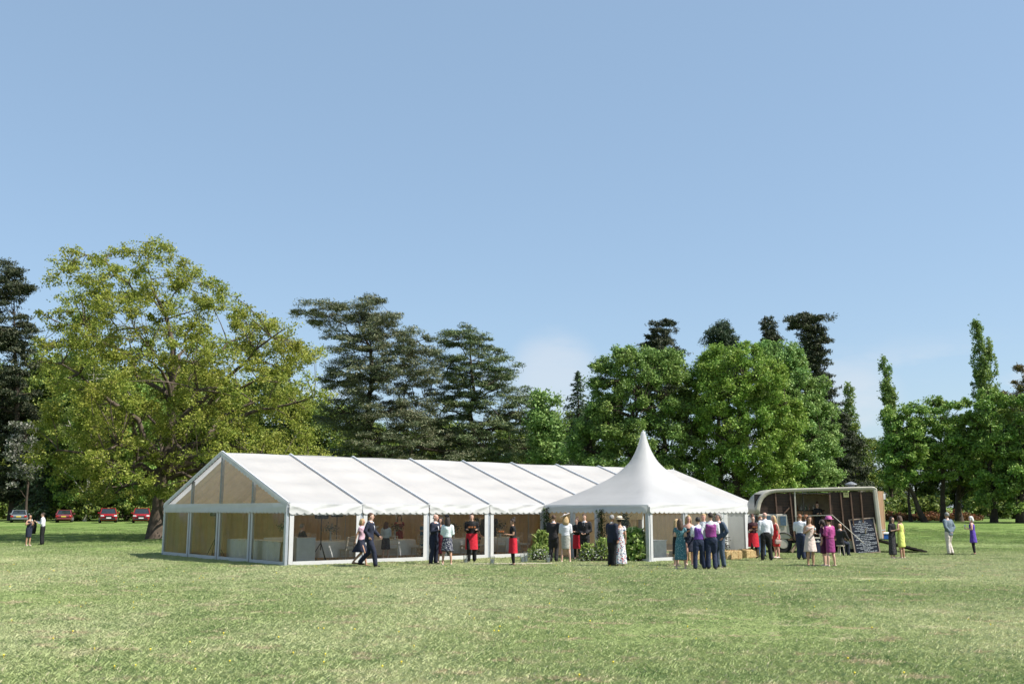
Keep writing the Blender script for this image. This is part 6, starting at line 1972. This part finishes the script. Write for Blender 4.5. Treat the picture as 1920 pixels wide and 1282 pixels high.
# guests inside the tents
person('man in white shirt and black waistcoat leaning over a table inside', loc_t(4.1, 1.5), 95, 1.74, 'm', ('reach', 'reach'), hair=('short', 'dark'), shirt=C_WHITE, waistcoat=C_BLACK, trousers=C_BLACK, stoop=.22, group='guests inside the tents')
person('girl with long auburn hair and pale jacket inside the second panel', loc_t(4.45, .6), 170, 1.46, 'f', ('hold', 'hold'), hair=('long', 'auburn'), jacket=cloth('ice_blue', (.52, .58, .62)), skirt=(C_NAVY, .5, .05), group='guests inside the tents')
person('fair haired woman in a blue dress beside the pushchair', loc_t(6.95, 1.75), -60, 1.58, 'f', ('down', 'hold'), hair=('bun', 'blonde'), dress=(cloth('mid_blue', (.04, .13, .26)), .4, .04, 0), group='guests inside the tents')
person('woman in a red dress deep inside the second bay', loc_t(7.0, 3.6), 20, 1.68, 'f', ('hold', 'down'), hair=('long', 'dark'), dress=(cloth('brick_red', (.20, .02, .02)), .4, .04, .3), group='guests inside the tents')
person('man in a pink shirt standing by the third tent leg inside', loc_t(7.35, 1.3), 75, 1.76, 'm', ('hold', 'down'), hair=('short', 'dark'), shirt=cloth('pink_shirt', (.45, .28, .25)), trousers=C_CHAR, group='guests inside the tents')
person('man in a cream jacket behind the last clear panel', loc_t(10.4, 3.1), -20, 1.74, 'm', ('mouth', 'down'), hair=('short', 'grey'), jacket=cloth('cream_jacket', (.45, .38, .27)), trousers=C_CHAR, group='guests inside the tents')
person('man in a dark suit and pale tie inside the last panel, left of two', loc_t(11.2, 3.4), -10, 1.82, 'm', ('hold', 'down'), hair=('short', 'brown'), jacket=C_CHAR, trousers=C_CHAR, tie=cloth('pale_tie', (.4, .38, .36)), group='guests inside the tents')
person('man in a dark suit inside the last panel, right of two', loc_t(11.7, 3.2), -30, 1.80, 'm', ('down', 'hold'), hair=('short', 'dark'), jacket=C_NAVY, trousers=C_NAVY, group='guests inside the tents')
person('long haired woman in a pale yellow dress behind the pagoda wall', loc_p(2.35, -1.7), 150, 1.66, 'f', ('hold', 'hold'), skin='pink', hair=('long', 'brown'), dress=(cloth('pale_yellow', (.60, .50, .24)), .45, .06, .3), group='guests inside the tents')
person('woman serving behind the horsebox counter', (at(1535, 1000, 46.95)[0], 46.95, .64), 0, 1.62, 'f', ('hold', 'hold'), hair=('bun', 'brown'), shirt=C_CHAR, trousers=C_BLACK, group='waiting staff')

def seated(k, a, label, **kw):
    s_, t_, _ = tabs[k]
    w = loc_t(s_ + 1.10 * math.cos(a), t_ + 1.10 * math.sin(a))
    person(label, w, math.degrees(T_ANG + a) - 90, 1.72, legs='sit', arms=('knee', 'knee'), group='guests inside the tents', **kw)
seated(0, 2.9, 'seated man in a dark suit at the first table inside', jacket=C_CHAR, trousers=C_CHAR, hair=('short', 'grey'))
seated(1, 2.4, 'seated woman in a pale blouse at the second table inside', sex='f', shirt=C_WHITE, skirt=(C_NAVY, .45, .0), hair=('bob', 'blonde'))
seated(2, 1.4, 'seated man in a white shirt at the back of the third table', shirt=C_WHITE, trousers=C_NAVY, hair=('short', 'dark'))
seated(2, 2.6, 'seated man in navy at the left of the third table', jacket=C_NAVY, trousers=C_NAVY, hair=('short', 'brown'))
seated(3, 2.2, 'seated woman in a rose dress at the last table inside', sex='f', dress=(cloth('rose', (.5, .2, .22)), .45, .0, .3), hair=('long', 'brown'))
# held things, placed at the hands
mid = lambda d: (d[-1] + d[1]) / 2
p = mid(H['w1']); tray((p.x, p.y - .12, p.z + .03), 0, 'tray of small red bites held by the waiter', False)
p = mid(H['w2']); tray((p.x - .1, p.y, p.z + .03), 1.5, 'tray held out by the dark haired waitress', False)
p = mid(H['w3']); tray((p.x - .1, p.y - .1, p.z + .03), .6, 'tray of red drinks in the doorway')
p = mid(H['w4']); tray((p.x, p.y - .1, p.z + .03), 0, 'small dark tray held by the red haired waitress', False)
handbag(H['coral'][1], 'beige shoulder bag of the coral dressed woman', mat('beige_leather', (.42, .31, .27), .5), drop=.04)
handbag(H['lime'][-1], 'small black bag hanging by the lime dress', mat('black_leather', (.015, .014, .014), .4), (.22, .08, .16), .05)
handbag(H['mag'][1], 'pale clutch bag of the magenta suited woman', mat('pale_leather', (.6, .6, .58), .5), (.2, .06, .13), .02)
p = mid(H['strap']); wineglass((p.x, p.y - .03, p.z), 'glass held by the strapless dressed woman', (.35, .3, .2))
wineglass(H['a'][-1], 'pale drink held by the woman in navy at far left')
wineglass(H['pur'][-1], 'glass held by the white haired woman at far right')
wineglass(H['cream'][1], 'glass held by the cream dressed woman', (.4, .2, .1))
# jacket held up by the man on the left
p = H['b'][-1]
jk = empty('held_jacket', (p.x - .05, p.y, p.z - .72), R(10), 'dark jacket held out between man and woman at far left', 'jacket')
MB().rings([(0, 0, 0, .14, .05), (0, 0, .2, .13, .06), (0, 0, .45, .12, .06), (0, 0, .62, .15, .05), (0, 0, .70, .05, .03)], 20, True, lambda a, q, z: .15 * math.sin(a * 5 + z * 6)).build('body', C_BLACK, jk, smooth=True)
MB().tube([(.12, 0, .62), (.15, -.03, .4), (.13, -.02, .1)], [.05, .05, .04], 8).build('sleeve', C_BLACK, jk, smooth=True)
MB().tube([(-.12, 0, .62), (-.16, -.02, .38), (-.14, 0, .12)], [.05, .05, .04], 8).build('sleeve', C_BLACK, jk, smooth=True)

# fix the remeshed surfaces, then weld on fingers, nose and ears
bpy.context.view_layer.update()
dg = bpy.context.evaluated_depsgraph_get()
done = {}
for o in REMESH:
    me = bpy.data.meshes.new_from_object(o.evaluated_get(dg), depsgraph=dg)
    done[o] = me
for o, me in done.items():
    mats = [m for m in o.data.materials]
    o.modifiers.clear()
    old = o.data
    o.data = me
    if not me.materials:
        for m in mats: me.materials.append(m)
    me.name = o.name.split('.')[0]
    bpy.data.meshes.remove(old)
for body, ex in FINGERS:
    bm = bmesh.new()
    bm.from_mesh(body.data)
    vs = [bm.verts.new(v) for v in ex.v]
    for f in ex.f:
        try: bm.faces.new([vs[i] for i in f]).smooth = True
        except ValueError: pass
    bm.to_mesh(body.data)
    bm.free()
